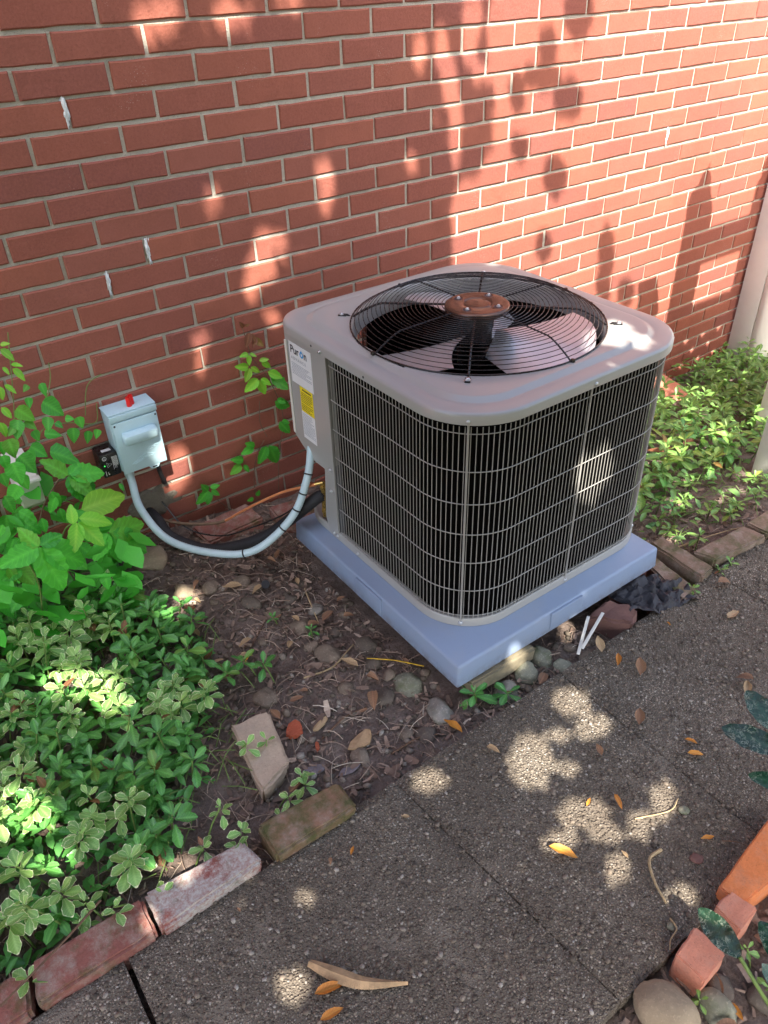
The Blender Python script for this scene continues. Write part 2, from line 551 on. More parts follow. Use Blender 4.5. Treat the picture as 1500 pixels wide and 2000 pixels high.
c = n.mix(n.noise(3, 6, .7), (.05, .065, .025), (.10, .105, .05))
MAT['lawn'] = n.out(c, .95, n.bump(n.noise(60, 4), .8, .03), spec=.2)

# ------------------------------------------------------------------ measured positions (metres): leaf base and tip; gaps and clumps of the crown
PALMATE = [(-0.541, -0.42, 0.378, -0.519, -0.46, 0.255), (-0.541, -0.42, 0.378, -0.635, -0.44, 0.382), (-0.535, -0.42, 0.375, -0.441, -0.42, 0.278), (-0.541, -0.42, 0.378, -0.566, -0.4, 0.433), (-0.537, -0.42, 0.382, -0.476, -0.4, 0.378), (-0.436, -0.38, 0.38, -0.47, -0.42, 0.327), (-0.433, -0.38, 0.379, -0.397, -0.42, 0.313), (-0.43, -0.38, 0.39, -0.355, -0.39, 0.349), (-0.447, -0.38, 0.377, -0.433, -0.35, 0.418), (-0.356, -0.3, 0.263, -0.247, -0.28, 0.23), (-0.353, -0.3, 0.259, -0.272, -0.32, 0.17), (-0.356, -0.3, 0.26, -0.349, -0.34, 0.181), (-0.36, -0.3, 0.262, -0.417, -0.34, 0.223), (-0.395, -0.2, 0.408, -0.443, -0.2, 0.474), (-0.395, -0.2, 0.408, -0.345, -0.18, 0.419), (-0.391, -0.2, 0.407, -0.294, -0.18, 0.37), (-0.396, -0.2, 0.405, -0.378, -0.24, 0.342), (-0.389, -0.2, 0.402, -0.354, -0.24, 0.347), (-0.405, -0.3, 0.359, -0.273, -0.27, 0.341)]
PALMATE_SMALL = [(-0.563, -0.33, 0.486, -0.553, -0.342, 0.437), (-0.547, -0.33, 0.435, -0.511, -0.342, 0.393), (-0.544, -0.36, 0.419, -0.518, -0.372, 0.376), (-0.579, -0.36, 0.386, -0.604, -0.372, 0.356), (-0.588, -0.33, 0.414, -0.611, -0.342, 0.39), (-0.5, -0.3, 0.376, -0.504, -0.312, 0.338), (-0.447, -0.25, 0.389, -0.474, -0.262, 0.356), (-0.448, -0.26, 0.36, -0.448, -0.272, 0.323), (-0.449, -0.22, 0.39, -0.441, -0.232, 0.341), (-0.613, -0.36, 0.318, -0.61, -0.372, 0.273), (-0.588, -0.36, 0.292, -0.638, -0.372, 0.296), (-0.558, -0.38, 0.346, -0.561, -0.392, 0.313), (-0.443, -0.32, 0.278, -0.41, -0.332, 0.223), (-0.463, -0.33, 0.267, -0.453, -0.342, 0.214), (-0.257, -0.12, 0.283, -0.251, -0.132, 0.261), (-0.354, -0.2, 0.383, -0.345, -0.212, 0.332)]
HEART = [(-0.378, -0.12, 0.634, -0.372, -0.132, 0.6), (-0.407, -0.12, 0.639, -0.423, -0.132, 0.63), (-0.385, -0.12, 0.586, -0.345, -0.132, 0.537), (-0.449, -0.12, 0.588, -0.417, -0.132, 0.546), (-0.454, -0.12, 0.558, -0.475, -0.132, 0.511), (-0.416, -0.12, 0.608, -0.42, -0.132, 0.583), (-0.383, -0.12, 0.541, -0.398, -0.132, 0.507), (-0.319, -0.05, 0.455, -0.332, -0.062, 0.415), (-0.284, -0.05, 0.433, -0.297, -0.062, 0.401), (-0.299, -0.05, 0.482, -0.298, -0.062, 0.45), (-0.257, -0.05, 0.428, -0.272, -0.062, 0.408), (-0.334, -0.06, 0.494, -0.313, -0.072, 0.49), (-0.44, -0.12, 0.549, -0.42, -0.132, 0.523), (-0.364, -0.08, 0.501, -0.351, -0.092, 0.485), (-0.429, -0.12, 0.517, -0.423, -0.132, 0.488), (-0.399, -0.08, 0.48, -0.359, -0.092, 0.467), (-0.447, -0.12, 0.478, -0.416, -0.132, 0.439), (-0.406, -0.12, 0.446, -0.336, -0.132, 0.394), (-0.448, -0.12, 0.7, -0.439, -0.132, 0.683), (-0.428, -0.12, 0.701, -0.405, -0.132, 0.697), (-0.428, -0.12, 0.69, -0.406, -0.132, 0.658), (-0.458, -0.12, 0.655, -0.436, -0.132, 0.634), (-0.468, -0.12, 0.655, -0.474, -0.132, 0.624), (-0.481, -0.12, 0.602, -0.467, -0.132, 0.572), (-0.496, -0.12, 0.565, -0.492, -0.132, 0.527), (-0.44, -0.12, 0.744, -0.416, -0.132, 0.714), (-0.437, -0.12, 0.754, -0.418, -0.132, 0.758), (-0.499, -0.2, 0.555, -0.501, -0.212, 0.506), (-0.514, -0.25, 0.518, -0.512, -0.262, 0.458), (-0.493, -0.24, 0.525, -0.47, -0.252, 0.47), (-0.526, -0.22, 0.528, -0.527, -0.232, 0.491), (-0.514, -0.18, 0.544, -0.52, -0.192, 0.512), (-0.46, -0.15, 0.485, -0.451, -0.162, 0.458), (-0.47, -0.12, 0.54, -0.49, -0.132, 0.529), (-0.505, -0.24, 0.474, -0.5, -0.252, 0.433), (-0.544, -0.24, 0.494, -0.542, -0.252, 0.459)]
WALL_CREEPER = [(0.252, -0.03, 0.571, 0.228, -0.042, 0.532), (0.252, -0.03, 0.567, 0.265, -0.042, 0.537), (0.261, -0.03, 0.549, 0.288, -0.042, 0.519), (0.27, -0.03, 0.551, 0.251, -0.042, 0.525), (0.238, -0.03, 0.505, 0.205, -0.042, 0.511), (0.238, -0.03, 0.501, 0.231, -0.042, 0.472), (0.242, -0.03, 0.504, 0.259, -0.042, 0.495), (0.232, -0.03, 0.463, 0.188, -0.042, 0.481), (0.236, -0.03, 0.458, 0.211, -0.042, 0.422), (0.24, -0.03, 0.461, 0.264, -0.042, 0.438), (0.271, -0.03, 0.472, 0.299, -0.042, 0.476), (0.279, -0.03, 0.469, 0.303, -0.042, 0.442), (0.259, -0.03, 0.415, 0.203, -0.042, 0.392), (0.262, -0.03, 0.41, 0.27, -0.042, 0.358), (0.267, -0.03, 0.412, 0.3, -0.042, 0.386), (0.295, -0.03, 0.428, 0.34, -0.042, 0.398), (0.301, -0.03, 0.41, 0.362, -0.042, 0.353), (0.307, -0.03, 0.319, 0.358, -0.042, 0.285), (0.316, -0.03, 0.325, 0.343, -0.042, 0.308), (0.315, -0.03, 0.242, 0.343, -0.042, 0.191), (0.324, -0.03, 0.243, 0.347, -0.042, 0.231), (0.242, -0.06, 0.191, 0.201, -0.072, 0.14), (0.255, -0.05, 0.182, 0.279, -0.062, 0.104), (0.209, -0.03, 0.185, 0.162, -0.042, 0.182), (0.213, -0.03, 0.184, 0.18, -0.042, 0.215), (0.168, -0.03, 0.151, 0.126, -0.042, 0.173), (0.157, -0.03, 0.136, 0.11, -0.042, 0.124), (0.165, -0.03, 0.133, 0.177, -0.042, 0.106), (0.029, -0.03, 0.091, -0.017, -0.042, 0.056), (0.038, -0.03, 0.097, 0.067, -0.042, 0.1), (0.041, -0.03, 0.086, 0.06, -0.042, 0.061), (0.028, -0.03, 0.087, 0.008, -0.042, 0.125), (0.032, -0.03, 0.085, 0.014, -0.042, 0.042), (0.181, -0.03, -0.008, 0.157, -0.042, -0.001), (0.195, -0.03, -0.004, 0.201, -0.042, 0.02), (0.235, -0.03, 0.59, 0.22, -0.042, 0.613), (0.239, -0.03, 0.593, 0.25, -0.042, 0.601)]
GAPS = [(1.793, -0.89, 0.031, -0.015, -0.01, 0.038), (2.385, -1.345, 0.02, -0.015, -0.01, 0.045), (1.912, -1.184, 0.05, -0.015, -0.01, 0.034), (2.502, -0.955, 0.039, -0.015, -0.01, 0.025), (2.151, -0.582, 0.036, -0.015, -0.01, 0.042), (2.438, -1.346, 0.043, -0.015, -0.01, 0.038), (2.022, -1.378, 0.046, -0.015, -0.01, 0.034), (2.244, -0.572, 0.041, -0.015, -0.01, 0.048), (1.895, -0.646, 0.033, -0.015, -0.01, 0.048), (2.666, -1.314, 0.024, -0.015, -0.01, 0.027), (2.662, -0.993, 0.039, -0.015, -0.01, 0.029), (2.151, -1.04, 0.031, -0.015, -0.01, 0.038), (2.082, -0.548, 0.04, -0.015, -0.01, 0.048), (2.368, -0.466, 0.04, -0.015, -0.01, 0.025), (0.139, 1.374, 0.058, -0.003, -0.01, -0.049), (0.34, 1.374, 0.051, -0.003, -0.006, -0.041), (0.209, 0.943, 0.022, -0.004, -0.006, -0.037), (0.503, 1.387, 0.034, -0.002, -0.003, -0.022), (0.93, 1.248, 0.025, -0.002, -0.0, -0.044), (1.012, 1.249, 0.026, -0.002, 0.001, -0.053), (1.05, 1.158, 0.029, -0.003, 0.002, -0.063), (1.131, 1.326, 0.041, -0.002, 0.002, -0.042), (1.125, 1.247, 0.029, -0.002, 0.002, -0.048), (1.167, 1.175, 0.03, -0.003, 0.002, -0.035), (1.075, 1.019, 0.022, -0.003, 0.003, -0.099), (0.895, 0.946, 0.018, -0.003, -0.0, -0.027), (0.568, 0.979, 0.028, -0.004, -0.002, -0.028), (0.581, 0.927, 0.025, -0.004, -0.004, -0.046), (0.564, 0.872, 0.014, -0.002, -0.002, -0.02), (0.357, 0.803, 0.037, -0.007, -0.006, -0.044), (0.385, 0.804, 0.042, -0.008, -0.004, -0.032), (0.328, 0.739, 0.051, -0.011, -0.007, -0.049), (0.289, 0.682, 0.025, -0.006, -0.004, -0.03), (0.342, 0.582, 0.03, -0.008, -0.003, -0.022), (0.106, 0.573, 0.022, -0.006, -0.005, -0.025), (0.097, 0.507, 0.01, -0.003, -0.005, -0.025), (-0.047, 0.189, 0.042, -0.017, -0.015, -0.075), (1.222, 1.267, 0.026, -0.002, 0.007, -0.097), (0.934, -1.754, 0.047, -0.037, -0.018, -0.038), (0.957, -1.87, 0.043, -0.033, -0.015, -0.029), (0.762, -1.839, 0.053, -0.042, -0.03, -0.071), (0.854, -1.825, 0.027, -0.021, -0.006, -0.014), (0.842, -1.929, 0.024, -0.019, -0.009, -0.02), (0.827, -2.059, 0.054, -0.042, -0.017, -0.035), (0.856, -2.141, 0.029, -0.022, -0.011, -0.02), (0.947, -2.177, 0.029, -0.023, -0.013, -0.022), (1.024, -2.165, 0.029, -0.022, -0.024, -0.037), (0.746, -2.074, 0.029, -0.022, -0.009, -0.019), (0.841, -2.225, 0.026, -0.02, -0.014, -0.026), (0.944, -2.375, 0.025, -0.019, -0.008, -0.012), (0.507, -1.71, 0.036, -0.028, -0.009, -0.032), (0.126, -1.95, 0.029, -0.022, -0.004, -0.031), (0.174, -1.787, 0.013, -0.01, -0.002, -0.016), (-0.092, -1.503, 0.037, -0.029, -0.0, -0.019), (-0.141, -1.595, 0.01, -0.008, 0.0, -0.015), (-0.056, -0.511, 0.034, -0.027, -0.001, -0.049), (1.053, -1.526, 0.017, -0.014, -0.017, -0.036), (1.193, -0.55, 0.059, -0.049, -0.038, -0.071), (1.249, -0.66, 0.023, -0.019, -0.018, -0.031), (-0.325, -0.707, 0.1, -0.078, 0.005, -0.059), (-0.237, -0.853, 0.05, -0.039, 0.002, -0.035), (-0.41, -1.08, 0.063, -0.049, 0.011, -0.084), (-0.344, -1.278, 0.03, -0.023, 0.003, -0.03), (-0.097, -0.575, 0.02, -0.016, 0.0, -0.025), (1.088, -1.013, 0.053, -0.022, 0.014, -0.076), (1.15, -0.992, 0.029, -0.012, 0.011, -0.05), (0.845, -1.501, 0.024, -0.016, 0.003, -0.038), (-0.074, 0.201, 0.024, -0.009, -0.006, -0.026), (1.876, -0.98, 0.045, -0.036, -0.028, -0.043), (2.149, -1.003, 0.063, -0.051, -0.032, -0.045), (2.351, -1.008, 0.064, -0.052, -0.036, -0.046), (1.749, -1.269, 0.037, -0.03, -0.024, -0.036), (1.935, -1.378, 0.026, -0.021, -0.019, -0.025), (1.619, -1.427, 0.028, -0.022, -0.015, -0.023), (2.151, -1.34, 0.035, -0.028, -0.03, -0.037), (2.159, -0.796, 0.052, -0.043, -0.029, -0.043)]
CLUMPS = [(1.594, 1.315, 0.065, -0.003, 0.014, -0.08), (1.451, 1.136, 0.086, -0.008, 0.004, -0.027), (1.587, 1.054, 0.069, -0.007, 0.009, -0.059), (1.367, 0.928, 0.03, -0.004, 0.003, -0.03), (1.56, 0.807, 0.055, -0.008, 0.01, -0.066), (1.531, 0.564, 0.04, -0.008, 0.006, -0.048), (1.909, 0.467, 0.046, -0.009, 0.021, -0.1), (1.919, 0.315, 0.041, -0.01, 0.015, -0.071), (2.08, 0.243, 0.051, -0.012, 0.014, -0.059), (1.464, 1.223, 0.034, -0.002, 0.006, -0.044), (1.337, 1.102, 0.024, -0.002, 0.005, -0.046)]

# ------------------------------------------------------------------ ground
def lerp(a, b, t):
    return a + (b - a) * t


_WX = [-6, -3, -.6, -.15, .15, .6, 1.2, 2.5, 3.5, 6]
_WZ = [.03, .03, .02, .0, -.055, -.10, -.17, -.31, -.36, -.36]


def gh(x, y, rough=True):
    """height of the soil; the path's top is z = 0"""
    if y > -1.21:
        t = min(1, (y + 1.21) / 1.21) ** .62 if y < 0 else 1
        z = lerp(-.04, float(np.interp(x, _WX, _WZ)), t)
    elif y > -1.80:
        z = -.075
    else:
        z = -.045
    if rough and abs(x) < 7 and -4 < y < .1:
        z += .016 * noise.noise((x * 5, y * 5, 0)) + .008 * noise.noise((x * 19, y * 19, 3)) + .004 * noise.noise((x * 60, y * 60, 7))
    return z


def axis(dense0, dense1, step, far):
    a = list(np.arange(dense0, dense1 + 1e-6, step))
    out, d = [], step
    x = dense0
    while x > -far:
        d *= 1.5
        x -= d
        out.append(x)
    lo = out[::-1]
    out, d = [], step
    x = dense1
    while x < far:
        d *= 1.5
        x += d
        out.append(x)
    return lo + a + out


gx = axis(-1.5, 3.2, .02, 90)
gy = [y for y in axis(-2.3, -.0, .02, 90)]
gy = sorted(set([round(y, 4) for y in gy] + [-1.215, -1.205, -1.80, -1.806]))
V = [(x, y, gh(x, y) - (.5 if y > .4 else 0)) for y in gy for x in gx]
nx = len(gx)
F = [(j * nx + i, j * nx + i + 1, (j + 1) * nx + i + 1, (j + 1) * nx + i) for j in range(len(gy) - 1) for i in range(nx - 1)]
me = mesh('ground', V, F, True)
me.materials.append(MAT['soil'])
me.materials.append(MAT['lawn'])
k = 0
idx = np.zeros(len(F), np.int32)
for j in range(len(gy) - 1):
    far = gy[j] < -2.6 or gy[j] > 1
    for i in range(nx - 1):
        if far or gx[i] < -4 or gx[i] > 5:
            idx[k] = 1
        k += 1
me.polygons.foreach_set('material_index', idx)
tag(link('ground', me), kind='structure')

# ------------------------------------------------------------------ path: exposed-aggregate slabs
path = empty('path', (0, -1.5, 0), kind='structure')
joints = [(-3.2, -1.44, 0, 0), (-1.43, -.7255, 0, -.002), (-.7165, -.1038, .0, .05), (-.1013, .4192, .05, .0), (.4218, 1.05, 0, .01), (1.054, 1.7, .01, 0), (1.704, 2.4, 0, 0), (2.404, 3.6, 0, 0)]
for si, (x0, x1, s0, s1) in enumerate(joints):
    # rough-edged slab: grid top with a chipped rim
    nxs, nys = 30, 28
    y0, y1 = -1.802, -1.211
    Vt, Ft = [], []
    for j in range(nys + 1):
        v = j / nys
        y = lerp(y0, y1, v)
        xa = lerp(x0 + s0 * 1.0, x0, v)
        xb = lerp(x1 + s1 * 1.0, x1, v)
        for i in range(nxs + 1):
            u = i / nxs
            x = lerp(xa, xb, u)
            e = min(i, nxs - i, j, nys - j)
            dz = .0016 * noise.noise((x * 6, y * 6, si)) + .0008 * noise.noise((x * 40, y * 40, si))
            ox = oy = 0
            if e == 0:
                dz -= .006 + .004 * noise.noise((x * 30, y * 30, 5))
                if j in (0, nys):
                    oy = .004 * noise.noise((x * 22, si, 1))
                else:
                    ox = .0012 * noise.noise((y * 22, si, 2))
            Vt.append((x + ox, y + oy, dz - .0004 * si))
    for j in range(nys):
        for i in range(nxs):
            a = j * (nxs + 1) + i
            Ft.append((a, a + 1, a + nxs + 2, a + nxs + 1))
    rim = [i for i in range(nxs + 1)] + [j * (nxs + 1) + nxs for j in range(1, nys + 1)] + \
          [nys * (nxs + 1) + i for i in range(nxs - 1, -1, -1)] + [j * (nxs + 1) for j in range(nys - 1, 0, -1)]
    b0 = len(Vt)
    for r_ in rim:
        Vt.append((Vt[r_][0], Vt[r_][1], -.09))
    for i in range(len(rim)):
        j = (i + 1) % len(rim)
        Ft.append((rim[i], b0 + i, b0 + j, rim[j]))
    ms = mesh('slab', Vt, Ft, True, 50)
    ms.materials.append(MAT['path'])
    o = link('slab', ms, path)
    o.location = (0, 1.5, 0)

# loose and proud pebbles of the aggregate
ico = bmesh.new(); bmesh.ops.create_icosphere(ico, subdivisions=1, radius=1)
IV = np.array([v.co[:] for v in ico.verts]); IF = np.array([[v.index for v in f.verts] for f in ico.faces]); ico.free()


def scatter_pebbles(name, pts, radii, mat, parent=None, flat=.5, kind='stuff'):
    m = len(pts)
    ang = rng.uniform(0, 6.28, m)
    jit = 1 + rng.uniform(-.28, .28, (m, len(IV), 1))
    P = IV[None] * jit * np.stack([radii, radii * rng.uniform(.6, .95, m), radii * flat], 1)[:, None, :]
    c, s = np.cos(ang)[:, None], np.sin(ang)[:, None]
    X = P[..., 0] * c - P[..., 1] * s
    Y = P[..., 0] * s + P[..., 1] * c
    Vp = np.stack([X, Y, P[..., 2]], -1) + np.asarray(pts)[:, None, :]
    Fp = IF[None] + (np.arange(m) * len(IV))[:, None, None]
    mp = mesh(name, Vp.reshape(-1, 3), Fp.reshape(-1, 3), True, attrs={'tone': np.repeat(rng.uniform(0, 1, m), len(IV))})
    mp.materials.append(mat)
    o = link(name, mp, parent)
    o['kind'] = kind
    return o


n = N('pebble')
c = n.ramp(n.attr('tone'), [(0, (.035, .029, .024)), (.35, (.12, .098, .076)), (.65, (.23, .18, .135)), (.88, (.36, .30, .24)), (1, (.56, .52, .46))])
MAT['pebble'] = n.out(n.mix(n.noise(300, 2), c, (.13, .108, .086)), .85, spec=.15)
m = 12000
pp = np.stack([rng.uniform(-1.0, 1.6, m), rng.uniform(-1.795, -1.218, m), np.zeros(m)], 1)
pp = pp[(np.abs(pp[:, 0] + .7215) > .012)]
pr = rng.gamma(3, .00092, len(pp)).clip(.0013, .0068)
o = scatter_pebbles('aggregate_pebbles', pp, pr, MAT['pebble'], path, .32)
o.location = (0, 1.5, 0)

# ------------------------------------------------------------------ the brick wall of the house
HX, HZ = .219, .0677
wall = empty('brick_wall', (1.0, 0.0, -.3), 'red brick house wall with pale mortar joints behind the air conditioner', 'wall')
wl = Vector((1.0, 0.0, -.3))
MB().box(-4.5, 7.0, .0055, .25, -.7, 2.9).build('mortar', MAT['mortar'], wall, loc=-wl)


def brick_verts(L, Hh, seed):
    r_ = random.Random(seed)
    j = lambda a: r_.uniform(-a, a)
    c = .0035
    V = []
    n_ = 5
    # front face ring (uneven), outer ring, back ring
    top = [(lerp(-L / 2, L / 2, i / n_), Hh / 2) for i in range(n_ + 1)]
    bot = [(lerp(L / 2, -L / 2, i / n_), -Hh / 2) for i in range(n_ + 1)]
    ring = [(x + (j(.0012)), z + j(.0011)) for x, z in top + bot]
    m_ = len(ring)
    for x, z in ring:
        V.append((x * (1 - 2 * c / L), j(.0004), z * (1 - 2 * c / Hh)))
    for x, z in ring:
        V.append((x, .003, z))
    for x, z in ring:
        V.append((x, .03, z))
    F = [tuple(range(m_ - 1, -1, -1))]
    for i in range(m_):
        k = (i + 1) % m_
        F += [(i, k, k + m_, i + m_), (i + m_, k + m_, k + 2 * m_, i + 2 * m_)]
    return V, F


BV = []
for s_ in range(8):
    v, f = brick_verts(.2100, .0587, s_)
    me = mesh('brick', v, f)
    bm = bmesh.new(); bm.from_mesh(me); bmesh.ops.recalc_face_normals(bm, faces=bm.faces[:]); bm.to_mesh(me); bm.free()
    me.materials.append(MAT['brick'])
    BV.append((me, v, f))

UNIT_HULL = [(560, 640), (965, 517), (1310, 650), (1235, 1040), (895, 1215), (640, 1020)]


def inside(poly, x, y):
    r_ = False
    for i in range(len(poly)):
        (x0, y0), (x1, y1) = poly[i - 1], poly[i]
        if (y0 > y) != (y1 > y) and x < (x1 - x0) * (y - y0) / (y1 - y0) + x0:
            r_ = not r_
    return r_


cand = []
for row in range(-21, 32):
    zc = 1.434 - (row + .5) * HZ
    off = (.5 * HX - .0075) if row % 2 else 0
    for k in range(-18, 30):
        xc = (k + .5) * HX + off
        p = px((xc, 0, zc))
        score = -1
        if p and -60 < p[0] < 1560 and -30 < p[1] < 1200 and not inside(UNIT_HULL, p[0], p[1]):
            score = 1 / p[2]
            if p[0] < 120 and p[1] > 900:
                score *= .3
        cand.append((score, xc, zc))
cand.sort(reverse=True)
SV, SF, ST = [], [], []
for i, (score, xc, zc) in enumerate(cand):
    s_ = random.randrange(8)
    yy = random.uniform(-.0016, .0016)
    dx, dz, tilt = random.uniform(-.0016, .0016), random.uniform(-.0012, .0012), random.uniform(-.0035, .0035)
    if i < 292 and score > 0:
        o = link('brick', BV[s_][0], wall, Vector((xc + dx, yy, zc + dz)) - wl)
        o.rotation_euler = (0, tilt, 0)
    else:
        n0 = len(SV)
        SV += [(v[0] + xc + dx, v[1] + yy, v[2] + zc + dz) for v in BV[s_][1]]
        SF += [tuple(a + n0 for a in f) for f in BV[s_][2]]
        ST += [random.random()] * len(BV[s_][1])
me = mesh('brickwork', SV, SF, attrs={'tone': ST})
bm = bmesh.new(); bm.from_mesh(me); bmesh.ops.recalc_face_normals(bm, faces=bm.faces[:]); bm.to_mesh(me); bm.free()
me.materials.append(MAT['brick'])
o = link('brickwork', me, wall, -wl)
o['kind'] = 'stuff'


def blob(name, c, sx, sy, sz, mat, parent, loc, seed=0, sub=3, amp=.25, fr=3.0):
    bm = bmesh.new()
    bmesh.ops.create_icosphere(bm, subdivisions=sub, radius=1)
    for v in bm.verts:
        d = 1 + amp * noise.noise(v.co * fr * .5 + Vector((seed * 3.1, 0, seed))) + amp * .4 * noise.noise(v.co * fr * 2 + Vector((0, seed, 9)))
        v.co = Vector((v.co.x * sx * d, v.co.y * sy * d, v.co.z * sz * d)) + Vector(c)
    me = bpy.data.meshes.new(name)
    bm.to_mesh(me); bm.free()
    me.polygons.foreach_set('use_smooth', [True] * len(me.polygons))
    me.materials.append(mat)
    return link(name, me, parent, loc)


for i, (x, z, h) in enumerate([(-.121, 1.205, .031), (.006, .860, .03), (-.118, .797, .028), (2.184, .862, .03)]):
    o = blob('caulk_patch', (x, .003, z), .0055, .005, h, MAT['caulk'], wall, -wl, i, 4, .95, 5)
blob('mortar_patch', (-.14, .004, .098), .085, .010, .055, MAT['rough_mortar'], wall, -wl, 4, 4, .32, 4)

# ------------------------------------------------------------------ air conditioner pad
pad_l = Vector((.54, -.73, .022))
pad = empty('equipment_pad', pad_l, 'light grey plastic equipment pad under the air conditioner', 'equipment pad')
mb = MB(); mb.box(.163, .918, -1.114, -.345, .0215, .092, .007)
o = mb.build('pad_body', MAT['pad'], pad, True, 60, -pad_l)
for v in o.data.vertices:            # sides lean in a little towards the top
    t = (v.co.z - .0215) / .07
    v.co.x += (1 if v.co.x < .54 else -1) * .004 * t
    v.co.y += (1 if v.co.y < -.73 else -1) * .004 * t
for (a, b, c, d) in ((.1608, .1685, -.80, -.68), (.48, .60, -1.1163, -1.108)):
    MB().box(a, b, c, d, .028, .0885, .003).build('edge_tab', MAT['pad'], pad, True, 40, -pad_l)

# ------------------------------------------------------------------ air conditioner
ux, uy = .5925, -.66
ul = Vector((ux, uy, .092))
ac = empty('air_conditioner', ul, 'taupe outdoor air conditioner with wire grille sides and round fan guard on top', 'air conditioner')
X0, X1, Y0, Y1 = .217, .968, -1.052, -.268


def rrect(inset, rad, nc=16, ns=8, bl=None):
    rads = [rad, rad, rad if bl is None else bl, rad]
    x0, x1, y0, y1 = X0 + inset, X1 - inset, Y0 + inset, Y1 - inset
    P = []
    cs = [((x1 - rad, y0 + rad), -90), ((x1 - rad, y1 - rad), 0), ((x0 + rads[2], y1 - rads[2]), 90), ((x0 + rad, y0 + rad), 180)]
    for i, ((cx, cy), a0) in enumerate(cs):
        rad = rads[i]
        arc = [(cx + rad * math.cos(R(a0 + 90 * t / nc)), cy + rad * math.sin(R(a0 + 90 * t / nc))) for t in range(nc + 1)]
        P += arc
        (nx_, ny_), na = cs[(i + 1) % 4]
        q = (nx_ + rads[(i + 1) % 4] * math.cos(R(na)), ny_ + rads[(i + 1) % 4] * math.sin(R(na)))
        for t in range(1, ns):
            P.append((lerp(arc[-1][0], q[0], t / ns), lerp(arc[-1][1], q[1], t / ns)))
    return P


def loft(rings, closed_loop=True):
    V, F = [], []
    m_ = len(rings[0][0])
    for P, z in rings:
        for i, p in enumerate(P):
            V.append((p[0], p[1], z[i] if isinstance(z, (list, tuple)) else z))
    for a in range(len(rings) - 1):
        for i in range(m_ if closed_loop else m_ - 1):
            k_ = (i + 1) % m_
            F.append((a * m_ + i, a * m_ + k_, (a + 1) * m_ + k_, (a + 1) * m_ + i))
    return V, F


RAD = .158
# top cover
ri = rrect(.052, .115, bl=.09)
circ = []
for p in ri:
    a = math.atan2(p[1] - uy, p[0] - ux)
    circ.append(a)
rc = lambda r_: [(ux + r_ * math.cos(a), uy + r_ * math.sin(a)) for a in circ]
ov = -.009
rr = lambda i_, r_, b_: rrect(i_, r_, bl=b_)
rings = [(rr(ov + .004, RAD + .006, .098), .6795), (rr(ov, RAD + .009, .10), .6790), (rr(ov, RAD + .009, .10), .699), (rr(ov + .0025, RAD + .006, .098), .7035), (rr(ov + .008, RAD + .001, .094), .7055),
         (rr(.033, .128, .095), .7055), (rr(.0345, .127, .095), .7050), (rr(.041, .123, .094), .7062), (rr(.050, .116, .09), .7135), (rr(.054, .113, .09), .7145), (rr(.060, .110, .09), .7150),
         (rc(.3275), .7150), (rc(.322), .7135), (rc(.3185), .709), (rc(.3175), .69), (rc(.3175), .655)]
v, f = loft(rings)
o = MB().add(v, f).build('top_cover', MAT['taupe'], ac, True, 60, -ul)

# base pan
rings = [(rrect(.004, RAD), .0925), (rrect(.0, RAD), .0935), (rrect(.0, RAD), .116), (rrect(.002, RAD), .1185), (rrect(.006, RAD - .004), .1185), (rrect(.008, RAD - .006), .108), (rrect(.2, .05), .106), (rrect(.33, .01), .106)]
v, f = loft(rings)
MB().add(v, f).build('base_pan', MAT['taupe'], ac, True, 60, -ul)

# path the grille follows: from the service panel round the front, the right side and the back
full = rrect(.005, RAD - .004, 24, 24)
i0 = min(range(len(full)), key=lambda i: (full[i][0] - .222) ** 2 * 4 + (full[i][1] + .518) ** 2)
seq = full[i0:] + full[:i0]
end = next(i for i, p in enumerate(seq) if i > 120 and p[1] > -.28 and p[0] < .50)
gpath = [Vector((p[0], p[1], 0)) for p in seq[:end + 1]]
cum = [0]
for a, b in zip(gpath, gpath[1:]):
    cum.append(cum[-1] + (b - a).length)


def gp(s_):
    i = min(max(np.searchsorted(cum, s_) - 1, 0), len(gpath) - 2)
    t = (s_ - cum[i]) / (cum[i + 1] - cum[i])
    p = gpath[i].lerp(gpath[i + 1], t)
    d = (gpath[i + 1] - gpath[i]).normalized()
    return p, Vector((d.y, -d.x, 0))


# coil behind the grille: an open wall of black fins
inner = []
for s_ in np.arange(.0, cum[-1], .02):
    p, nn = gp(s_)
    inner.append((p, nn))
V, F = [], []
for p, nn in inner:
    for dd in (.018, .045):
        q = p - nn * dd
        V += [(q.x, q.y, .109), (q.x, q.y, .70)]
for i in range(len(inner) - 1):
    a, b = i * 4, i * 4 + 4
    F += [(a, b, b + 1, a + 1), (a + 2, a + 3, b + 3, b + 2)]
F += [(0, 1, 3, 2), (len(V) - 4, len(V) - 2, len(V) - 1, len(V) - 3)]
MB().add(V, F).build('coil', MAT['fins'], ac, loc=-ul)
# single upright fins of the coil, just enough to catch the light
fm = MB()
fm.box(-.0006, .0006, -.002, .002, .112, .69)
fin_me = mesh('coil_fins', fm.V, fm.F)
V, F = [], []
for s_ in np.arange(.002, cum[-1], .0042):
    p, nn = gp(s_)
    q = p - nn * .0165
    t = Vector((-nn.y, nn.x, 0)) * .0005
    n0 = len(V)
    V += [q - t, q + t, q + t + nn * .003, q - t + nn * .003]
    V += [(w[0], w[1], .69) for w in V[n0:n0 + 4]]
    for w in range(n0, n0 + 4):
        V[w] = Vector((V[w][0], V[w][1], .112))
    F += [(n0 + 2, n0 + 3, n0 + 7, n0 + 6), (n0 + 1, n0 + 2, n0 + 6, n0 + 5), (n0, n0 + 4, n0 + 7, n0 + 3)]
MB().add(V, F).build('coil_fins', MAT['fins'], ac, loc=-ul)['kind'] = 'stuff'

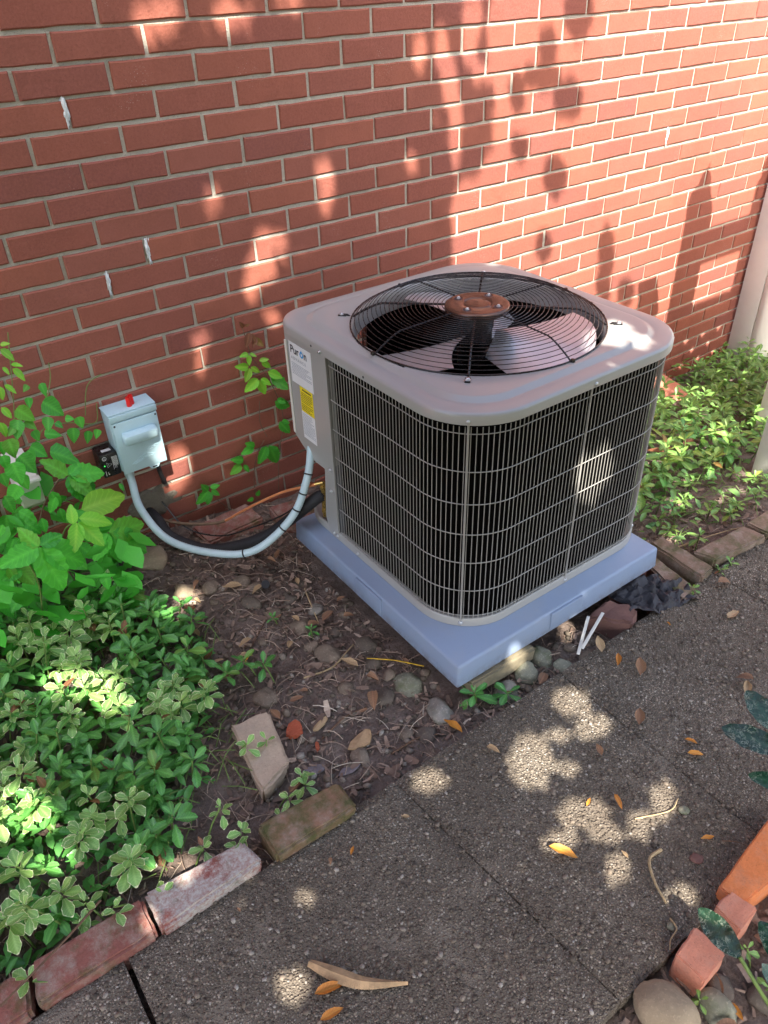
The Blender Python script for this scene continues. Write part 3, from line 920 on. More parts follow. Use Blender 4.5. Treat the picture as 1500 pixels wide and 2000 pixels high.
# wire grille
vm = MB(); vm.tube([(0, 0, .104), (0, 0, .668)], .0011, 6)
vw = mesh('upright_wire', vm.V, vm.F, True, 80)
vw.materials.append(MAT['wire'])
s_ = .006
while s_ < cum[-1]:
    p, nn = gp(s_)
    link('upright_wire', vw, ac, p + nn * .0005 - ul)
    s_ += .01255
for z in (.652, .556, .469, .383, .298, .210, .128):
    MB().tube([p + nn * .0026 + Vector((0, 0, z)) for p, nn in [gp(t) for t in np.linspace(.004, cum[-1], 150)]], .00135, 6).build('cross_wire', MAT['wire'], ac, True, 80, -ul)

# flat straps that tie the grille to cover and pan, with their screws
screw_me = None


def screw(loc, nrm, r_=.0048, parent=ac, off=None):
    mb = MB()
    mb.lathe([(r_ * 1.3, 0), (r_ * 1.3, .0012), (r_ * .95, .0016), (r_ * .95, .004), (r_ * .7, .0052), (.0002, .0055)], n=10)
    o = mb.build('screw', MAT['steel'], parent, True, 50)
    o.location = Vector(loc) - (ul if off is None else off) - (parent.location if parent.parent is not None else Vector())
    o.rotation_euler = Vector(nrm).to_track_quat('Z', 'Y').to_euler()
    return o


def near_s(x, y):
    return cum[min(range(len(gpath)), key=lambda i: (gpath[i].x - x) ** 2 + (gpath[i].y - y) ** 2)]


for (x, y) in ((.268, -1.0), (.585, -1.047), (.92, -1.0), (.963, -.55)):
    p, nn = gp(near_s(x, y))
    MB().tube([p + nn * .0045 + Vector((0, 0, .100)), p + nn * .0045 + Vector((0, 0, .682))], .0026, 8).build('strap', MAT['wire'], ac, True, 80, -ul)
    screw(p + nn * .0125 + Vector((0, 0, .688)), nn)
    screw(p + nn * .0045 + Vector((0, 0, .106)), nn)
for y, z in ((-.512, .686), (-.515, .108), (-.497, .109), (-.62, .109)):
    screw((X0 - (.0095 if z > .5 else .001), y, z), (-1, 0, 0), .004)
for y in (-.47, -.70):
    MB().lathe([(.0032, 0), (.0032, .0006), (.0002, .0006)], n=10, M=Matrix.Translation((X0 - .0091, y, .688)) @ Matrix.Rotation(R(-90), 4, 'Y')).build('punched_hole', MAT['ink'], ac, loc=-ul)

# service panel and the open corner under the control box
poly = [(-.318, .690), (-.519, .690), (-.519, .0935), (-.492, .0935), (-.463, .120), (-.455, .145), (-.472, .318), (-.398, .318), (-.330, .358), (-.318, .368)]
MB().prism(poly, .2165, .2215, 'x').build('service_panel', MAT['taupe'], ac, loc=-ul)
mb = MB()
mb.prism([(.2225, -.515), (.2225, -.335), (.238, -.305), (.262, -.284), (.30, -.275), (.42, -.275), (.2725, -.515)], .345, .695, 'z')
mb.build('control_box', MAT['taupe'], ac, loc=-ul)
mb = MB(); mb.prism([(.2225, -.468), (.232, -.462), (.50, -.285), (.50, -.278), (.486, -.275), (.2225, -.46)], .106, .344, 'z')
mb.build('corner_plate', MAT['taupe'], ac, loc=-ul)
MB().box(.2125, .2160, -.3285, -.3185, .372, .655, .001).build('panel_edge', MAT['whiteold'], ac, loc=-ul)
for y, z in ((-.503, .330), (-.500, .258)):
    screw((.2155, y, z), (-1, 0, 0), .005)
# stickers on the service panel (print is flat)
FACE = Matrix(((0, 0, -1, 0), (-1, 0, 0, 0), (0, 1, 0, 0), (0, 0, 0, 1)))   # x -> -y, y -> z, z -> -x


def sticker(y0, y1, z0, z1, mat):
    mb = MB(); mb.box(.2156, .2163, y1, y0, z0, z1)
    return mb.build('sticker', mat, ac, loc=-ul)


def print_lines(parent, loc0, y0, y1, zs, th, mat, xx=.2153, ragged=True, name='print_line'):
    mb = MB()
    for z in zs:
        y = y0
        stop = y1 + (random.uniform(0, .35) * (y0 - y1) if ragged and random.random() < .35 else 0)
        while y > stop:
            w = random.uniform(.003, .009)
            mb.box(xx, xx + .0002, max(stop, y - w), y, z, z + th)
            y -= w + .0014
    o = mb.build(name, mat, parent, loc=loc0)
    return o


def text(body, size, mat, parent, loc, M, name='lettering', bold=0.0, sp=1.0):
    c = bpy.data.curves.new(name, 'FONT')
    c.body = body
    c.size = size
    c.offset = bold
    c.extrude = .00005
    c.space_character = sp
    c.materials.append(mat)
    tmp = bpy.data.objects.new(name, c)
    COL.objects.link(tmp)
    bpy.context.view_layer.update()
    me = bpy.data.meshes.new_from_object(tmp.evaluated_get(bpy.context.evaluated_depsgraph_get()))
    bpy.data.objects.remove(tmp)
    if len(me.materials) == 0:
        me.materials.append(mat)
    o = bpy.data.objects.new(name, me)
    COL.objects.link(o)
    o.parent = parent
    o.matrix_basis = Matrix.Translation(Vector(loc) - (parent.location if parent.parent is not None else Vector())) @ M
    return o


st = sticker(-.338, -.449, .540, .658, MAT['paper'])
tx = lambda y, z: Vector((.2150, y, z)) - ul
text('Pur', .032, MAT['ink'], st, tx(-.344, .628) + ul - ul, FACE, bold=.0004)
text('n', .032, MAT['ink'], st, tx(-.4130, .628), FACE, bold=.0004)
mb = MB()
ring_ = [(.0092 * math.cos(a), .0092 * math.sin(a)) for a in np.linspace(0, 2 * math.pi, 25)[:-1]]
V = [(.2151, -.4025 - a, .6365 + b) for a, b in ring_] + [(.2151, -.4025 - a * .42, .6365 + b * .5) for a, b in ring_]
F = [(i, (i + 1) % 24, 24 + (i + 1) % 24, 24 + i) for i in range(24)]
mb.add(V, F); mb.add([(.2150, -.4025, .6505), (.2150, -.3970, .641), (.2150, -.4080, .641)], [(0, 1, 2)])
mb.build('logo_drop', MAT['blueink'], st, loc=-ul)
text('ADVANCE', .0125, MAT['greyink'], st, tx(-.346, .610), FACE, sp=1.45)
print_lines(st, -ul, -.345, -.444, [.5985, .594, .5895, .585, .5805, .576, .5715, .567], .0016, MAT['greyink'])
st = sticker(-.375, -.440, .4640, .5385, MAT['yellow'])
print_lines(st, -ul, -.388, -.432, [.529], .0042, MAT['ink'], ragged=False)
print_lines(st, -ul, -.379, -.436, [.521, .5155, .510, .5045, .499, .4935, .486, .4805, .475, .4695], .0019, MAT['ink'])
st = sticker(-.3735, -.441, .378, .4625, MAT['paper'])
print_lines(st, -ul, -.377, -.437, [.4555, .4505, .4455, .4405, .4355, .4305, .4255, .4205, .4155, .4105, .4055, .4005, .3955, .3905], .0020, MAT['greyink'])

# fan guard: rings, spokes, hub
fc = Vector((ux, uy, 0))
gz = lambda r_: .7575 - .0025 * (r_ / .25) ** 2 - (0 if r_ < .245 else .040 * ((r_ - .245) / .083) ** 1.35)
radii = list(np.linspace(.090, .3245, 22))
for i, r_ in enumerate(radii):
    w = .0022 if i == len(radii) - 1 else .00108
    MB().tube([(ux + r_ * math.cos(a), uy + r_ * math.sin(a), gz(r_) + (.001 if i == len(radii) - 1 else 0)) for a in np.linspace(0, 2 * math.pi, 73)[:-1]], w, 6, closed=True).build('guard_ring', MAT['black_wire'], ac, True, 80, -ul)
for k in range(8):
    a = R(45 * k)
    d = Vector((math.cos(a), math.sin(a), 0))
    long = k % 2 == 1
    rr = list(np.linspace(.07, .245, 8)) + list(np.linspace(.255, .327, 7))
    P = [fc + d * r_ + Vector((0, 0, gz(r_) - .0035)) for r_ in rr]
    if long:
        P += [fc + d * .338 + Vector((0, 0, .7178)), fc + d * .352 + Vector((0, 0, .7175))]
    sp = MB().tube(P, .0031 if long else .0022, 6).build('guard_spoke', MAT['black_wire'], ac, True, 80, -ul)
    if long:
        mb = MB(); mb.box(-.012, .010, -.0065, .0065, 0, .003, .001, Matrix.Translation(fc + d * .352 + Vector((0, 0, .7152))) @ Matrix.Rotation(a, 4, 'Z'))
        mb.build('foot', MAT['black_wire'], sp, loc=-ul)
        screw(fc + d * .353 + Vector((0, 0, .7182)), (0, 0, 1), .0052, sp)
    else:
        MB().lathe([(.0001, .008), (.005, .007), (.006, .003), (.006, 0)], c=fc + d * .327 + Vector((0, 0, .7145)), n=10).build('tip', MAT['black_wire'], sp, True, 60, -ul)
prof = [(.0001, .7600), (.030, .7600), (.0325, .7590), (.035, .7570), (.0375, .7590), (.040, .7605), (.072, .7605), (.078, .7595), (.083, .756), (.084, .750), (.083, .745)]
hb = MB().lathe(prof, c=fc).build('hub_plate', MAT['hub'], ac, True, 50, -ul)
for k in range(4):
    a = R(20 + 90 * k)
    c_ = fc + Vector((math.cos(a) * .057, math.sin(a) * .057, .7604))
    MB().lathe([(.0165, .0), (.0145, .0014), (.012, .0008), (.011, .0004)], c=c_, n=20).build('bolt_seat', MAT['hub'], hb, True, 60, -ul)
    MB().lathe([(.0108, .0004), (.0001, .0006)], c=c_, n=20).build('dimple', MAT['ink'], hb, True, 60, -ul)
    screw(c_ + Vector((.001, -.001, .0006)), (0, 0, 1), .0042, hb)
# motor and fan
MB().lathe([(.0001, .740), (.040, .740), (.044, .735), (.044, .70), (.041, .698), (.041, .655), (.038, .645), (.0001, .640)], c=fc, n=40).build('motor', MAT['black'], ac, True, 40, -ul)
fan = MB().lathe([(.0001, .634), (.05, .634), (.052, .628), (.052, .60), (.0001, .60)], c=fc, n=24).build('fan_hub', MAT['black'], ac, True, 40, -ul)
for k in range(3):
    a0 = R(-72 + 120 * k)
    V, F = [], []
    na, nr = 12, 8
    for side in (0, 1):
        for j in range(nr + 1):
            r_ = lerp(.05, .302, j / nr)
            half = R(lerp(30, 37, j / nr))
            for i in range(na + 1):
                t = i / na * 2 - 1
                rr_ = r_ - (.035 * max(0, abs(t) - .55) ** 1.5 / .3 * (j / nr))
                a = a0 + half * t + R(12) * (j / nr)
                z = .672 + t * lerp(.028, .042, j / nr) - .012 * (t * t) + side * .0016
                V.append((ux + rr_ * math.cos(a), uy + rr_ * math.sin(a), z))
    m_ = (nr + 1) * (na + 1)
    for j in range(nr):
        for i in range(na):
            b = j * (na + 1) + i
            F.append((m_ + b, m_ + b + 1, m_ + b + na + 2, m_ + b + na + 1))
            F.append((b, b + na + 1, b + na + 2, b + 1))
    MB().add(V, F).build('blade', MAT['alu'], ac, True, 60, -ul)

# ------------------------------------------------------------------ disconnect box on the wall
bl = Vector((-.158, -.04, .37))
bx = empty('disconnect_box', bl, 'grey metal disconnect box with a hinged cover mounted on the brick wall', 'electrical box')
MB().box(-.2265, -.0905, -.068, -.0005, .283, .463, .0025).build('body', MAT['boxgrey'], bx, True, 40, -bl)
MB().box(-.2285, -.0885, -.0725, -.0005, .4635, .4675, .0015).build('top_lid', MAT['boxgrey'], bx, True, 40, -bl)
cv = MB().box(-.2245, -.0925, -.0775, -.0690, .276, .441, .003).build('hinged_cover', MAT['boxgrey'], bx, True, 40, -bl)
MB().box(-.2275, -.0895, -.0765, -.0690, .4435, .4630, .002).build('cap_strip', MAT['boxgrey'], bx, True, 40, -bl)
mb = MB(); mb.box(-.209, -.106, -.1050, -.0770, .374, .412, .010)
for i, v in enumerate(mb.V):
    if v.y < -.09:
        mb.V[i] = Vector((v.x, v.y + (.393 - v.z) * .12, v.z * .9 + .0395 - .004))
mb.build('cover_grip', MAT['boxgrey'], cv, True, 50, -bl)
tab = [(-.150, .2765), (-.144, .266), (-.122, .266), (-.116, .2765)]
mb = MB(); mb.prism(tab, -.0765, -.0735, 'y'); mb.build('lock_tab', MAT['boxgrey'], cv, loc=-bl)
MB().box(-.140, -.126, -.0768, -.0765, .2685, .2725).build('slot', MAT['ink'], cv, loc=-bl)
for P in ([(-.197, .301), (-.18, .309), (-.165, .318), (-.152, .322), (-.138, .319), (-.124, .314)], [(-.190, .300), (-.168, .304), (-.148, .311), (-.128, .311)],
          [(-.175, .308), (-.158, .312), (-.142, .314)], [(-.147, .330), (-.139, .339), (-.128, .337), (-.118, .341), (-.108, .340)], [(-.137, .331), (-.127, .333), (-.116, .337)], [(-.178, .303), (-.165, .309), (-.15, .316)]):
    MB().tube([Vector((x, -.0777, z)) for x, z in catmull([(a, 0, b) for a, b in P], 5) for x, z in [(x, z)]] if False else [Vector((q.x, -.0777, q.z)) for q in catmull([(a, 0, b) for a, b in P], 5)], .0011, 6).build('raised_line', MAT['boxgrey'], cv, True, 80, -bl)
for x in (-.2185, -.0985):
    MB().lathe([(.003, 0), (.003, .0008), (.0002, .0008)], n=10, M=Matrix.Translation((x, -.0775, .434)) @ Matrix.Rotation(R(90), 4, 'X')).build('hinge_dimple', MAT['ink'], cv, loc=-bl)
for i, (x, y, lab) in enumerate(((-.156, -.050, 'front one of two red plastic caps standing on the grey box'), (-.146, -.041, 'rear one of two red plastic caps standing on the grey box'))):
    mb = MB(); mb.lathe([(.0001, 0), (.0062, 0), (.0066, .002), (.0060, .019), (.0054, .0205), (.0045, .0205), (.0042, .012), (.0001, .012)], c=(0, 0, 0), n=20)
    o = mb.build('red_plug', MAT['redcap'], None, True, 50)
    o.location = (x, y, .4676)
    o.scale = (1.15, 1.15, 1.35)
    tag(o, lab, 'cap')

sl = Vector((-.252, -.035, .318))
sg = empty('surge_protector', sl, 'small black surge protector with white print beside the grey box', 'surge protector')
MB().box(-.279, -.2275, -.066, -.0005, .279, .354, .004).build('housing', MAT['black'], sg, True, 40, -sl)
mb = MB(); mb.box(-.264, -.238, -.0500, -.0350, .3541, .3544); mb.build('sticker', MAT['paper'], sg, loc=-sl)
FRONT = Matrix(((1, 0, 0, 0), (0, 0, -1, 0), (0, 1, 0, 0), (0, 0, 0, 1)))
mb = MB()
for i in range(8):
    x = -.2465 + i * .0021
    z = .342
    stop = .300 + random.uniform(0, .014)
    while z > stop:
        w = random.uniform(.002, .005)
        mb.box(x, x + .0012, -.0663, -.0661, max(z - w, stop), z)
        z -= w + .0008
mb.build('print_line', MAT['whiteink'], sg, loc=-sl)
ringm = MB()
ringm.tube([Vector((-.2665 + .0055 * math.cos(a), -.0661, .3415 + .0055 * math.sin(a))) for a in np.linspace(0, 2 * math.pi, 25)[:-1]], .0007, 5, closed=True)
ringm.build('round_mark', MAT['whiteink'], sg, loc=-sl)
text('UL', .0062, MAT['whiteink'], sg, Vector((-.2705, -.0662, .3392)) - sl, FRONT)
MB().tube([Vector((x, -.0661, z)) for x, z in ((-.263, .327), (-.249, .319), (-.263, .311))], .0006, 5, closed=True).build('triangle_mark', MAT['whiteink'], sg, loc=-sl)
text('!', .009, MAT['whiteink'], sg, Vector((-.2600, -.0662, .3158)) - sl, FRONT)
MB().lathe([(.0016, 0), (.0012, .001), (.0001, .0012)], n=12, M=Matrix.Translation((-.2705, -.066, .319)) @ Matrix.Rotation(R(90), 4, 'X')).build('indicator_light', MAT['led'], sg, True, 50, -sl)
mb = MB(); mb.box(-.272, -.2705, -.0663, -.0661, .286, .302); mb.box(-.2655, -.262, -.0663, -.0661, .288, .291); mb.box(-.2655, -.264, -.0663, -.0661, .2925, .297)
mb.build('print_line', MAT['whiteink'], sg, loc=-sl)

# conduit whip from the box to the unit
cp = catmull([(-.203, -.042, .272), (-.206, -.060, .235), (-.213, -.11, .165), (-.179, -.2, .090), (-.084, -.3, .056), (.012, -.38, .072), (.122, -.42, .164), (.186, -.42, .275), (.2285, -.385, .352)], 40)
cl = Vector((-.084, -.3, .04))
cd = empty('conduit', cl, 'light grey flexible conduit looping from the wall box to the air conditioner', 'conduit')
r0 = .0118
MB().tube(cp, [r0 if i % 2 else r0 - .0007 for i in range(len(cp))], 12).build('tube', MAT['conduit'], cd, True, 80, -cl)
V = MB()
for a, b in ((cp[0], Vector((-.203, -.041, .2755))),):
    V.lathe([(.0001, -.028), (.0135, -.028), (.0145, -.024), (.0145, -.006), (.017, -.005), (.017, .0065), (.0001, .0065)], c=(-.203, -.0415, .2755), n=16)
V.build('connector', MAT['conduit'], cd, True, 40, -cl)
for i in (188, 228, 248, 264, 284):
    p, d = cp[i], (cp[i + 1] - cp[i - 1]).normalized()
    q = d.to_track_quat('Z', 'Y').to_matrix().to_4x4()
    MB().lathe([(r0, -.0022), (r0 + .0016, -.0018), (r0 + .0016, .0018), (r0, .0022)], n=14, M=Matrix.Translation(p) @ q).build('cable_tie', MAT['foam'], cd, True, 50, -cl)

il = [(-.165, .0, .075), (-.160, -.06, .072), (-.150, -.12, .040), (-.077, -.2, .004), (.013, -.27, .020), (.085, -.325, .060), (.130, -.37, .115), (.175, -.415, .175), (.206, -.433, .204), (.222, -.437, .206)]
o = MB().tube(catmull(il, 8), [.0185] * (8 * (len(il) - 1) - 3) + [.0165] * 4, 14).build('insulated_pipe', MAT['foam'], None, True, 60)
tag(o, 'thick black foam insulated pipe running along the ground to the brass valve', 'pipe')
cpp = catmull([(-.154, .0, .088), (-.150, -.05, .070), (-.08, -.10, .045), (.004, -.15, .042), (.05, -.2, .085), (.087, -.26, .137), (.143, -.33, .193), (.176, -.40, .235), (.222, -.442, .253)], 8)
gl = Vector((.05, -.2, .03))
lq = empty('copper_line', gl, 'thin bare copper line curving up from the wall to the valve', 'pipe')
MB().tube(cpp[26:], .0042, 10).build('bare_tube', MAT['copper'], lq, True, 80, -gl)
MB().tube(cpp[:27], .0050, 10).build('aged_tube', MAT['stembrown'], lq, True, 80, -gl)['label'] = 'dull brown weathered section of the copper line'
MB().tube([Vector((.188, -.411, .240)), Vector((.206, -.428, .248))], .0058, 10).build('sleeve', MAT['copper'], lq, True, 40, -gl)
vl = Vector((.228, -.442, .13))
vv = empty('service_valve', vl, 'brass service valves on the open corner of the air conditioner', 'valve')
MB().tube([(.2225, -.442, .255), (.2225, -.442, .138)], .0075, 12).build('valve_body', MAT['brass'], vv, True, 40, -vl)
for z, r_ in ((.238, .0105), (.206, .012), (.178, .0095), (.158, .011), (.142, .0085)):
    MB().lathe([(.0001, -.006), (r_, -.006), (r_ * 1.04, 0), (r_, .006), (.0001, .006)], c=(.2225, -.442, z), n=6).build('hex_nut', MAT['brass'], vv, False, 40, -vl)
MB().tube([(.204, -.427, .2485), (.2225, -.442, .2535)], .005, 10).build('spout', MAT['brass'], vv, True, 60, -vl)
o = MB().tube(catmull([(-.118, -.045, .285), (-.116, -.046, .25), (-.110, -.038, .21), (-.100, -.022, .172), (-.098, .004, .160)], 6), .0068, 10).build('black_cable', MAT['foam'], None, True, 60)
tag(o, 'short black cable hanging from the box into the mortar patch', 'cable')
o = MB().tube(catmull([(-.120, .002, .10), (-.09, -.1, .036), (-.02, -.2, .030), (.06, -.28, .075), (.12, -.37, .145), (.18, -.42, .205), (.224, -.44, .215)], 8), .0026, 6).build('control_wire', MAT['black'], None, True, 60)
tag(o, 'thin black wire tied along the insulated pipe', 'wire')

# white vent hood half hidden by the vine
wl2 = Vector((-.47, -.07, .33))
vh = empty('vent_hood', wl2, 'white plastic vent hood on the wall half hidden by vine leaves', 'vent')
mb = MB(); mb.prism([(-.0005, .28), (-.0005, .42), (-.03, .42), (-.125, .385), (-.118, .31), (-.09, .285)], -.510, -.455, 'x')
mb.build('hood', MAT['whiteold'], vh, loc=-wl2)
mb = MB(); mb.box(-.515, -.450, -.132, -.112, .378, .390, .003); mb.build('rim', MAT['whiteold'], vh, True, 40, -wl2)

# ------------------------------------------------------------------ edging bricks and other blocks
def brick_block(name, quad, h, mat, label, cat, group=None, seed=0, base=None, chip=.003, b=.006):
    """quad: top corners in order, z of the top given"""
    q = [Vector(p) for p in quad]
    c = sum(q, Vector()) / 4
    r_ = random.Random(seed)
    bm = bmesh.new()
    top = [bm.verts.new(p) for p in q]
    bot = [bm.verts.new((p.x, p.y, p.z - h)) for p in q]
    bm.faces.new(top); bm.faces.new(bot[::-1])
    for i in range(4):
        k_ = (i + 1) % 4
        bm.faces.new((top[i], bot[i], bot[k_], top[k_]))
    bmesh.ops.recalc_face_normals(bm, faces=bm.faces[:])
    bmesh.ops.bevel(bm, geom=bm.edges[:], offset=b, segments=2, affect='EDGES')
    bmesh.ops.subdivide_edges(bm, edges=[e for e in bm.edges if e.calc_length() > .03], cuts=5, use_grid_fill=True)
    for v in bm.verts:
        v.co += Vector((noise.noise(v.co * 45 + Vector((seed, 0, 0))), noise.noise(v.co * 45 + Vector((0, seed, 5))), noise.noise(v.co * 38 + Vector((9, 0, seed))))) * chip
    me = bpy.data.meshes.new(name)
    bmesh.ops.translate(bm, verts=bm.verts[:], vec=-c + Vector((0, 0, h)))
    bm.to_mesh(me); bm.free()
    me.polygons.foreach_set('use_smooth', [True] * len(me.polygons))
    me.set_sharp_from_angle(angle=R(28))
    me.materials.append(mat)
    o = link(name, me, None, c - Vector((0, 0, h)))
    return tag(o, label, cat, group)


def zq(pts, z):
    return [(x, y, z if not isinstance(z, (list, tuple)) else z[i]) for i, (x, y) in enumerate(pts)]


G1 = 'old bricks edging the left side of the path'
brick_block('edging_brick', zq([(-1.07, -1.135), (-.868, -1.128), (-.885, -1.211), (-1.075, -1.214)], .022), .075, MAT['old_red'], 'red edging brick cut off by the bottom left corner of the picture', 'brick', G1, 1)
brick_block('edging_brick', zq([(-.862, -1.128), (-.655, -1.136), (-.656, -1.215), (-.872, -1.211)], .025), .075, MAT['old_red'], 'dull red edging brick left of the white stained brick', 'brick', G1, 2)
brick_block('edging_brick', zq([(-.648, -1.133), (-.443, -1.150), (-.432, -1.213), (-.649, -1.219)], .026), .075, MAT['old_white'], 'edging brick with its top stained white beside the path', 'brick', G1, 3)
brick_block('edging_brick', zq([(-.404, -1.138), (-.214, -1.153), (-.212, -1.228), (-.405, -1.224)], .028), .075, MAT['old_moss'], 'moss covered edging brick at the right end of the row', 'brick', G1, 4)
brick_block('broken_paver', zq([(-.330, -.872), (-.236, -.889), (-.268, -1.036), (-.352, -1.068)], [.026, .026, .012, .008]), .06, MAT['buff'], 'buff coloured broken paver lying in the dirt by the ground cover', 'paver', None, 5, chip=.006)
G2 = 'bricks edging the right side of the path'
brick_block('edging_brick', zq([(.452, -1.762), (.235, -1.787), (.236, -1.834), (.455, -1.850)], .030), .10, MAT['orange'], 'bright orange brick laid lengthwise at the right edge of the path', 'brick', G2, 6, chip=.0022, b=.003)
brick_block('edging_brick', zq([(.246, -1.806), (.198, -1.806), (.194, -1.858), (.256, -1.856)], .032), .10, MAT['pink'], 'pinkish brick end between orange brick and mottled leaf', 'brick', G2, 7, chip=.0022, b=.003)
brick_block('edging_brick', zq([(.138, -1.806), (.068, -1.815), (.070, -1.872), (.140, -1.868)], .032), .10, MAT['pink'], 'pinkish orange brick standing on end behind the big round stone', 'brick', G2, 8, chip=.0022, b=.003)
G3 = 'brown bricks edging the bed on the right'
brick_block('edging_brick', zq([(.998, -1.03), (1.056, -1.03), (1.050, -1.216), (.985, -1.222)], .020), .08, MAT['brown_moss'], 'mossy brown brick set crosswise by the pad corner, farther one of two', 'brick', G3, 9)
brick_block('edging_brick', zq([(.926, -1.07), (.972, -1.07), (.945, -1.240), (.872, -1.243)], .010), .08, MAT['brown_moss'], 'brown brick set crosswise nearest the grey pad corner', 'brick', G3, 10)
brick_block('edging_brick', zq([(1.058, -1.135), (1.080, -1.199), (1.300, -1.226), (1.290, -1.150)], .022), .08, MAT['brown_moss'], 'long brown brick lying along the path below the green bed', 'brick', G3, 11)
brick_block('edging_brick', zq([(1.305, -1.150), (1.312, -1.226), (1.52, -1.226), (1.52, -1.150)], .022), .08, MAT['brown_moss'], 'brown edging brick at the right edge of the picture', 'brick', G3, 12)
brick_block('stone_chunk', zq([(.618, -1.118), (.704, -1.122), (.738, -1.196), (.680, -1.222)], [.004, .024, .02, .018]), .07, MAT['plum'], 'dark plum coloured brick chunk wedged under the pad by the path', 'brick', None, 13, chip=.008)
brick_block('support_brick', zq([(.80, -.98), (.905, -.98), (.905, -1.10), (.80, -1.10)], .0205), .10, MAT['old_red'], 'red brick propping up the right front corner of the pad', 'brick', None, 14)
brick_block('timber', zq([(.205, -1.06), (.205, -1.122), (.42, -1.126), (.42, -1.06)], .018), .05, MAT['oldwood'], 'weathered timber board wedged under the front edge of the pad', 'board', None, 15)
brick_block('loose_brick', zq([(-.065, -.070), (.140, -.062), (.155, -.148), (-.05, -.160)], [.008, .012, -.008, -.010]), .06, MAT['old_red'], 'red brick lying behind the copper line at the foot of the wall', 'brick', None, 16)
brick_block('loose_brick', zq([(.20, -.10), (.40, -.13), (.39, -.25), (.19, -.22)], -.012), .06, MAT['old_red'], 'red brick lying behind the pad under the open valve corner', 'brick', None, 17)
brick_block('ledge_brick', zq([(2.22, -.03), (2.43, -.03), (2.43, -.235), (2.22, -.235)], [-.23, -.23, -.262, -.262]), .12, MAT['pink'], 'sunlit pinkish brick ledge at the foot of the wall among the plants', 'brick', None, 18)
brick_block('small_block', zq([(-.93, -1.0), (-.9, -1.0), (-.9, -1.03), (-.93, -1.03)], -.02), .03, MAT['old_red'], 'small red brick chip half buried beneath the left plants', 'brick', None, 19)

# ------------------------------------------------------------------ stones
def stone(x, y, r_, mat, label, group=None, seed=0, flat=.62, sub=3, sink=.34, name='stone', z=None, amp=.40):
    bm = bmesh.new()
    bmesh.ops.create_icosphere(bm, subdivisions=sub, radius=1)
    rr_ = random.Random(seed)
    if y > -1.75:
        flat, r_ = flat * .85, r_ * .93
    sx, sy = rr_.uniform(.85, 1.15), rr_.uniform(.75, 1.0)
    a = rr_.uniform(0, 6.28)
    for v in bm.verts:
        d = 1 + amp * noise.noise(v.co * 1.1 + Vector((seed * 1.7, seed, 0))) + amp * .25 * noise.noise(v.co * 4 + Vector((seed, 0, 3)))
        p = Vector((v.co.x * sx, v.co.y * sy, v.co.z * flat)) * d * r_
        v.co = Matrix.Rotation(a, 3, 'Z') @ p
    me = bpy.data.meshes.new(name)
    bm.to_mesh(me); bm.free()
    me.polygons.foreach_set('use_smooth', [True] * len(me.polygons))
    me.materials.append(mat)
    zz = gh(x, y) if z is None else z
    o = link(name, me, None, (x, y, zz + r_ * flat * (1 - 2 * sink) * .6))
    return tag(o, label, 'stone', group)


GS = 'small stones half buried in the dirt'
SMALL = 'small brown or grey stone half buried in the dirt beside the pad'
ROCKS = [(-.043, -.559, .03, 'stone', 'flat grey brown stone in the dirt left of the pad, nearer the wall'), (-.001, -.641, .040, 'stone', 'wide flat dark stone in the dirt beside a pale stick'),
 (-.017, -.726, .027, 'stone', 'rounded brown stone touching a larger round one left of the pad'), (.001, -.782, .040, 'stone', 'biggest round grey stone in the middle of the dirt patch'),
 (-.213, -.821, .036, 'stone', 'smooth grey stone at the far end of the buff paver'), (.101, -.808, .040, 'stone_dark', 'dark stone half under brown litter near the pad edge'),
 (.11, -.983, .042, 'stone_green', 'greenish round stone by the front corner of the pad'), (.037, -.983, .033, 'stone_dark', 'dark grey stone left of the greenish round one'),
 (.12, -1.1, .040, 'stone_pale', 'pale flat stone lying near the edge of the path'), (.296, -1.155, .042, 'stone_pale', 'pale speckled stone beside the small green plant under the pad'),
 (.376, -1.141, .038, 'stone_green', 'green tinged stone below the timber board'), (.449, -1.122, .040, 'stone_green', 'round green tinged stone under the pad front, beside the white strips'),
 (.465, -1.194, .036, 'stone_green', 'greenish stone at the path edge in front of the white strips'), (.537, -1.202, .026, 'stone', 'small dark stone right of the white strips at the path edge'),
 (-.208, -.338, .036, 'stone_tan', 'tan stone in a spot of sun by the green plants'), (-.23, -.144, .060, 'stone_tan', 'flat tan stone below the loop of grey conduit'),
 (-.143, -.375, .027, 'stone', 'pinkish grey stone right of the tan stone'), (.069, -.607, .026, 'stone_pale', 'whitish stone in the dirt left of the pad'),
 (-.116, -1.095, .028, 'stone', 'flat grey stone beside the tan shard near the path'), (.049, -1.136, .030, 'stone_dark', 'dark stone at the path edge left of the pale flat stone')]
for i, (x, y, r_, mt, lab) in enumerate(ROCKS):
    stone(x, y, r_, MAT[mt], lab, None, 30 + i)
for i, (x, y, r_) in enumerate([(.074, -.878, .03), (-.032, -.91, .024), (.168, -.98, .018), (.194, -1.107, .019), (.015, -1.103, .018), (-.051, -.389, .033), (-.078, -.492, .033), (-.03, -.432, .026), (.53, -1.152, .02), (.091, -1.157, .018),
                                 (-.193, -.891, .016), (-.208, -1.099, .015), (.067, -.712, .02), (.085, -.938, .02), (.13, -.66, .018), (.03, -.53, .02), (-.12, -.64, .016), (-.09, -.98, .015), (.25, -1.17, .018), (.6, -1.16, .02), (-.16, -.43, .016), (.1, -.47, .02)]):
    stone(x, y, r_, MAT['stone' if i % 3 else 'stone_dark'], SMALL, GS, 80 + i, sub=2)
stone(.004, -1.858, .056, MAT['stone_tan'], 'large smooth tan stone at the bottom right corner by the path', None, 140, .8, 4, .2, z=-.03, amp=.16)
